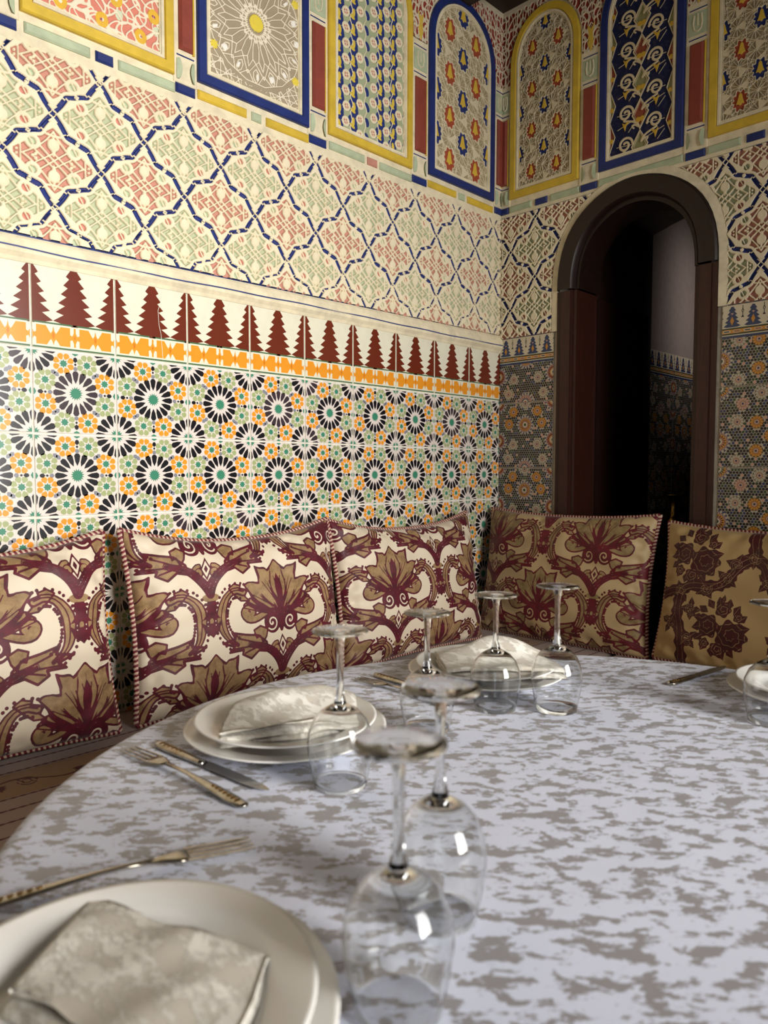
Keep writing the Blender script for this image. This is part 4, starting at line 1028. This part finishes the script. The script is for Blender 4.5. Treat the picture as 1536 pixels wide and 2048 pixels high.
for j in range(nr):
    for i in range(na):
        k = (i+1) % na; Fq.append((j*na+i, (j+1)*na+i, (j+1)*na+k, j*na+k))
cl = obj('tablecloth', meshdata('tablecloth', V, Fq, [M_cloth], smooth=True)); cl.location = (TC[0], TC[1], TZ)
tag(cl, 'silvery white damask tablecloth draped over the round table', 'tablecloth')
ZT = TZ+.0015
# ------------------------------------------------------------------ plates
M_china = plain('white_china', 'f1efea', .12, wear=.01, spec=.6)
def plate_prof(R, h):
    return [(0, .0035), (R*.60, .0035), (R*.66, .005), (R*.72, h*.55), (R*.80, h*.78), (R*.97, h-.001), (R, h), (R*1.002, h-.0015), (R*.985, h-.0035), (R*.80, h*.78-.004), (R*.70, h*.5-.004), (R*.62, .0), (R*.56, 0.0), (R*.54, .001), (0, .001)]
def plate(name, label, x, y, z, R, h, cat, group):
    b = MB(); b.lathe(list(reversed(plate_prof(R, h))), 96); o = b.build(name, [M_china], None, smooth=True); o.location = (x, y, z); return tag(o, label, cat, group)
SET = {'A': (1.33, -2.228), 'B': (.957, -1.80), 'C': (.972, -1.352), 'D': (1.437, -1.070)}
PL = {}
for k, (x, y) in SET.items():
    wh = {'A': 'under the large crumpled napkin', 'B': 'under the rolled napkin', 'C': 'under the peaked napkin', 'D': 'without napkin before the rose cushion'}[k]
    plate('charger_plate', 'wide lower plate '+wh, x, y, ZT, .150 if k == 'A' else (.130 if k == 'D' else .143), .019, 'plate', 'wide plates under the dinner plates')
    plate('dinner_plate', 'smaller upper plate '+wh, x, y, ZT+.0125, .135 if k == 'A' else (.117 if k == 'D' else .129), .020, 'plate', 'dinner plates on the wide plates')
# ------------------------------------------------------------------ wine glasses, upside down
def glassmat(name, thin):
    m = bpy.data.materials.new(name); m.use_nodes = True; nt = m.node_tree; nt.nodes.clear(); out = nd(nt, 'ShaderNodeOutputMaterial')
    if thin:
        tr = nd(nt, 'ShaderNodeBsdfTransparent'); tr.inputs[0].default_value = (.965, .97, .97, 1); gl = nd(nt, 'ShaderNodeBsdfGlossy'); gl.inputs['Roughness'].default_value = .01
        fr = nd(nt, 'ShaderNodeFresnel'); geo = nd(nt, 'ShaderNodeNewGeometry'); nt.links.new(ramp(nt, geo.outputs['Backfacing'], 0, 1, 1.5, 1/1.5), fr.inputs[0]); mx = nd(nt, 'ShaderNodeMixShader')
        nt.links.new(fr.outputs[0], mx.inputs[0]); nt.links.new(tr.outputs[0], mx.inputs[1]); nt.links.new(gl.outputs[0], mx.inputs[2]); nt.links.new(mx.outputs[0], out.inputs[0])
    else:
        g_ = nd(nt, 'ShaderNodeBsdfGlass'); g_.inputs['IOR'].default_value = 1.48; g_.inputs['Roughness'].default_value = 0.0; g_.inputs[0].default_value = (.985, .99, .99, 1); nt.links.new(g_.outputs[0], out.inputs[0])
    return m
M_gl = glassmat('solid_clear_glass', False)
def glass(label, x, y, H, lean=0.0):
    t = thing('wine_glass', (x, y, ZT), label, 'wine glass', 'upturned wine glasses on the tablecloth')
    rb = .040; hb = H*.52
    o = [(.0325, 0), (.0345, hb*.12), (.0385, hb*.34), (.0402, hb*.50), (.0385, hb*.66), (.0325, hb*.81), (.0230, hb*.92), (.0125, hb*.985), (.0075, hb*1.01)]
    i = [(r-.0009, max(z-.0004, .0004)) for r, z in o[:-1]]+[(.0, hb*.955)]
    i[-2] = (.010, hb*.95)
    b = MB(); b.lathe([(max(r, 1e-5), z) for r, z in reversed(i)]+[(.0320, -.0002)]+o, 56); b.build('bowl', [M_gl], t, smooth=True)
    st = [(.0075, hb*1.01), (.0068, hb*1.05), (.0047, hb*1.13), (.0041, hb*1.3), (.0042, H*.84), (.0052, H*.93), (.0075, H-.0065)]
    b = MB(); b.lathe(st, 32); b.build('stem', [M_gl], t, smooth=True)
    ft = [(.0075, H-.0065), (.013, H-.0036), (.024, H-.0024), (.0335, H-.0022), (.0345, H-.0011), (.0335, H), (.02, H+.0001), (.008, H-.0006), (1e-5, H-.0012)]
    b = MB(); b.lathe(ft, 56); b.build('foot', [M_gl], t, smooth=True)
    return t
glass('upturned wine glass closest to the crumpled napkin plate', 1.442, -2.072, .190)
glass('upturned wine glass standing just behind the one by the crumpled napkin', 1.392, -1.969, .197)
glass('upturned wine glass in front of the rolled napkin plate', 1.134, -1.854, .189)
glass('upturned wine glass beyond the rolled napkin plate, near the distant cutlery', 1.080, -1.636, .174)
glass('shorter upturned wine glass in front of the peaked napkin', 1.092, -1.485, .184)
glass('upturned wine glass between the peaked napkin and the open door', 1.164, -1.420, .199)
glass('upturned wine glass in front of the bare plates, cut by the photo edge', 1.425, -1.235, .182)
# ------------------------------------------------------------------ cutlery
M_steel = plain('worn_silver_plate', 'b9b6ae', .22, 1.0, wear=.12, wscale=60, dirt='948a76'); M_orn = plain('tarnished_ornament', '94713c', .35, 1.0, wear=.2, wscale=150, bmp=.6)
M_blade = plain('polished_steel', '9c9a98', .18, 1.0, wear=.04)
def strip(mb_, prof, th=.0022, mi=0, arch=lambda s: 0.0):
    """prof: (distance along, half width); rounded flat bar"""
    R = [];
    for s, hw in prof:
        z = arch(s); R.append([(s, -hw, z+th*.35), (s, -hw*.75, z), (s, hw*.75, z), (s, hw, z+th*.35), (s, hw*.72, z+th), (s, hw*.25, z+th*1.35), (s, -hw*.25, z+th*1.35), (s, -hw*.72, z+th)])
    mb_.rings(R, mi, True, True, True)
def cutlery(kind, label, a, b, hz=.0, pitch=0.0, z=None):
    a = Vector((a[0], a[1], 0)); b_ = Vector((b[0], b[1], 0)); d = b_-a; L = d.length; ang = math.atan2(d.y, d.x)
    t = thing(kind, (a.x, a.y, (ZT if z is None else z)+.0005), label, kind, 'forks on the tablecloth' if kind == 'fork' else 'knives on the tablecloth', rz=ang); t.rotation_euler = (0, -pitch, ang)
    k = L/.2
    if kind == 'fork':     # a = handle end, b = tips
        arch = lambda s: .006*math.sin(PI*min(s/L, 1))**1.5*(1 if s < L*.72 else 1)
        h = MB(); strip(h, [(0, .0035), (.004*k, .0078), (.02*k, .0095), (.05*k, .0080), (.085*k, .0042), (.105*k, .0034), (.125*k, .0040)], .0024, 0, arch); h.build('handle', [M_steel], t, smooth=True)
        g_ = MB()
        for q in range(7): strip(g_, [(.010*k+q*.006*k, .001), (.012*k+q*.006*k, .0052-.0004*q), (.014*k+q*.006*k, .001)], .0012, 0, lambda s: arch(s)+.0028)
        g_.build('ornament', [M_orn], t, smooth=True)
        hd = MB(); strip(hd, [(.122*k, .0040), (.132*k, .0090), (.142*k, .0128), (.150*k, .0132)], .0022, 0, arch); hd.build('head', [M_steel], t, smooth=True)
        for q in range(4):
            y = -.0114+q*.0076; T_ = MB(); T_.rings([[(s, y-hw, arch(s)), (s, y+hw, arch(s)), (s, y+hw, arch(s)+.002), (s, y-hw, arch(s)+.002)] for s, hw in ((.148*k, .0016), (.17*k, .0013), (.192*k, .0011), (.2*k, .0006))], 0, True, True, True); T_.build('tine', [M_steel], t)
    else:                  # a = handle end, b = blade tip
        h = MB(); strip(h, [(0, .004), (.004*k, .0085), (.02*k, .0098), (.055*k, .0085), (.085*k, .0060), (.093*k, .0068)], .0042); h.build('handle', [M_steel], t, smooth=True)
        g_ = MB()
        for q in (-1, 0, 1): strip(g_, [(.010*k, .0004), (.03*k, .0010), (.075*k, .0005)], .0010, 0, lambda s: .0052)
        for v in range(len(g_.V)):
            pass
        for q in range(6): strip(g_, [(.008*k+q*.008*k, .001), (.011*k+q*.008*k, .0060-.0004*q), (.014*k+q*.008*k, .001)], .0010, 0, lambda s: .0048)
        g_.build('ornament', [M_orn], t, smooth=True)
        bl_ = MB(); R = []
        for s, y0, y1 in ((.091, -.0055, .0055), (.10, -.006, .0085), (.13, -.006, .0100), (.165, -.0055, .0100), (.185, -.003, .0088), (.195, .0015, .0065), (.2, .0038, .0048)):
            R.append([(s*k, y0, .0012), (s*k, y1, .0018), (s*k, y1, .0026), (s*k, y0, .0016)])
        bl_.rings(R, 0, True, True, True); bl_.build('blade', [M_blade], t)
    return t
cutlery('fork', 'fork with gilded ornate handle lying beside the knife by the rolled napkin', (1.107, -1.972), (.849, -1.987))
cutlery('knife', 'knife lying between the gilded fork and the rolled napkin plate', (.860, -1.949), (1.092, -1.933))
cutlery('fork', 'fork lying between the rolled napkin and peaked napkin plates', (1.042, -1.535), (.812, -1.530))
cutlery('knife', 'knife lying next to the peaked napkin plate', (.822, -1.491), (1.03, -1.500))
cutlery('knife', 'knife lying beside the bare plates under the rose cushion', (1.233, -1.160), (1.262, -.965))
cutlery('fork', 'fork tucked beside the crumpled napkin plate with tines toward the glass', (1.105, -2.262), (1.180, -2.014))
# ------------------------------------------------------------------ napkins
def napkin(label, cx, cy, rz, L, Wn, n, seed, base, crown, taper=0.0, skew=0.0):
    """one cloth folded back and forth into n layers; loops show at its front and back edges"""
    gap = .0050; th = .0017; prof = []; zc = .0012
    for k in range(n):
        sg = 1 if k % 2 == 0 else -1; e0, e1 = -L/2*sg, L/2*sg; ins = .0035*((k*7+seed) % 4)
        for q in range(19):
            t = q/18; prof.append(((e0+(e1-e0)*t)*(1-ins/L*2), zc))
        if k < n-1:
            e = prof[-1]
            for q in range(1, 6): a = -PI/2+PI*q/6; prof.append((e[0]+sg*gap*.8*math.cos(a), zc+gap/2+gap/2*math.sin(a)))
        zc += gap
    Pn = np.array(prof); m = len(Pn); tg = np.gradient(Pn, axis=0); tl_ = np.hypot(tg[:, 0], tg[:, 1])+1e-9; nn = np.stack([-tg[:, 1], tg[:, 0]], 1)/tl_[:, None]
    nw = 46; Vs = []; top = n*gap
    for sd in (1, -1):
        v = np.linspace(-1, 1, nw+1)[:, None]; S = (Pn[:, 0]+nn[:, 0]*sd*th/2)[None, :]; Zl = (Pn[:, 1]+nn[:, 1]*sd*th/2)[None, :]
        f_ = Zl/top; u = S/(L/2)
        hump = crown(u, v)*(.25+.75*f_)
        spread = 1+.9*(1-np.abs(v)**3)*f_*.0
        wav = .0022*np.sin(3.1*v+1.7*u+seed)*np.sin(2.3*u-seed)+.0009*np.sin(9*v+4*u+seed*2)
        layer = .0012*np.sin(5*v+k+Zl*900)*f_
        X = S+.003*np.sin(3*v+seed)+.002*np.sin(6*v+Zl*700)+skew*v*Wn/2; Y = v*Wn/2*(1-taper*(u*.5+.5))+.0016*np.sin(4*u+seed)+.0012*np.sin(Zl*1500)*np.sign(v)*(np.abs(v) > .9)
        Z = Zl*(1+base*(1-v**2))+hump+(wav+layer)*(.2+.8*f_)+.0006
        Vs.append(np.stack([X+0*v, Y+0*S, Z+0*S*v], -1).reshape(-1, 3))
    V = np.vstack(Vs); B = (nw+1)*m; Fc_ = []
    for j in range(nw):
        for i in range(m-1): a = j*m+i; Fc_.append((a, a+1, a+m+1, a+m)); Fc_.append((B+a, B+a+m, B+a+m+1, B+a+1))
        for i in (0, m-1): a = j*m+i; Fc_.append((a, a+m, B+a+m, B+a))
    for i in range(m-1):
        for j in (0, nw): a = j*m+i; Fc_.append((a, B+a, B+a+1, a+1))
    o = obj('napkin', meshdata('napkin', V, Fc_, [M_nap], smooth=True)); o.location = (cx, cy, ZT+.0125+.0038); o.rotation_euler = (0, 0, rz)
    return tag(o, label, 'napkin', 'folded damask napkins')
napkin('ecru napkin rolled into a thick fold, lying behind the gilded fork', .968, -1.795, -.70, .135, .165, 5, 3, .15, lambda u, v: .024*np.exp(-((u+.35)/.6)**2)*(1-.6*v*v)-.006*np.clip(u-.4, 0, 1), taper=-.15, skew=-.25)
napkin('ecru napkin peaked like a tent, lying before the room corner', .985, -1.345, -.62, .14, .19, 4, 5, .15, lambda u, v: .042*np.exp(-((u+.35)/.42)**2)*np.exp(-((v-.15)/.75)**2), taper=-.1, skew=.15)
napkin('large crumpled ecru napkin on the plate cut by the photo corner', 1.325, -2.205, -.90, .125, .165, 3, 8, .1, lambda u, v: .006*np.exp(-(u*u+v*v)), taper=.0, skew=.35)
# ------------------------------------------------------------------ brass stand in the passage
M_brass = plain('aged_brass', '8d6d33', .3, 1.0, wear=.2)
bs_ = thing('candle_stand', (.567, .36, 0), 'tall turned brass stand in the passage behind the open door', 'candle stand')
b = MB(); b.lathe([(0, 0), (.11, 0), (.11, .012), (.06, .04), (.02, .08), (.015, .3), (.03, .34), (.015, .38), (.013, .7), (.03, .74), (.013, .78), (.012, .90)], 28); b.build('shaft', [M_brass], bs_, smooth=True)
b = MB(); b.lathe([(.012, .90), (.022, .92), (.028, .94), (.022, .958), (.012, .965), (.018, .975), (.012, .985), (.014, 1.01), (.018, 1.03), (.034, 1.042), (.035, 1.046), (.016, 1.040), (.0, 1.02)], 28); b.build('cup', [M_brass], bs_, smooth=True)
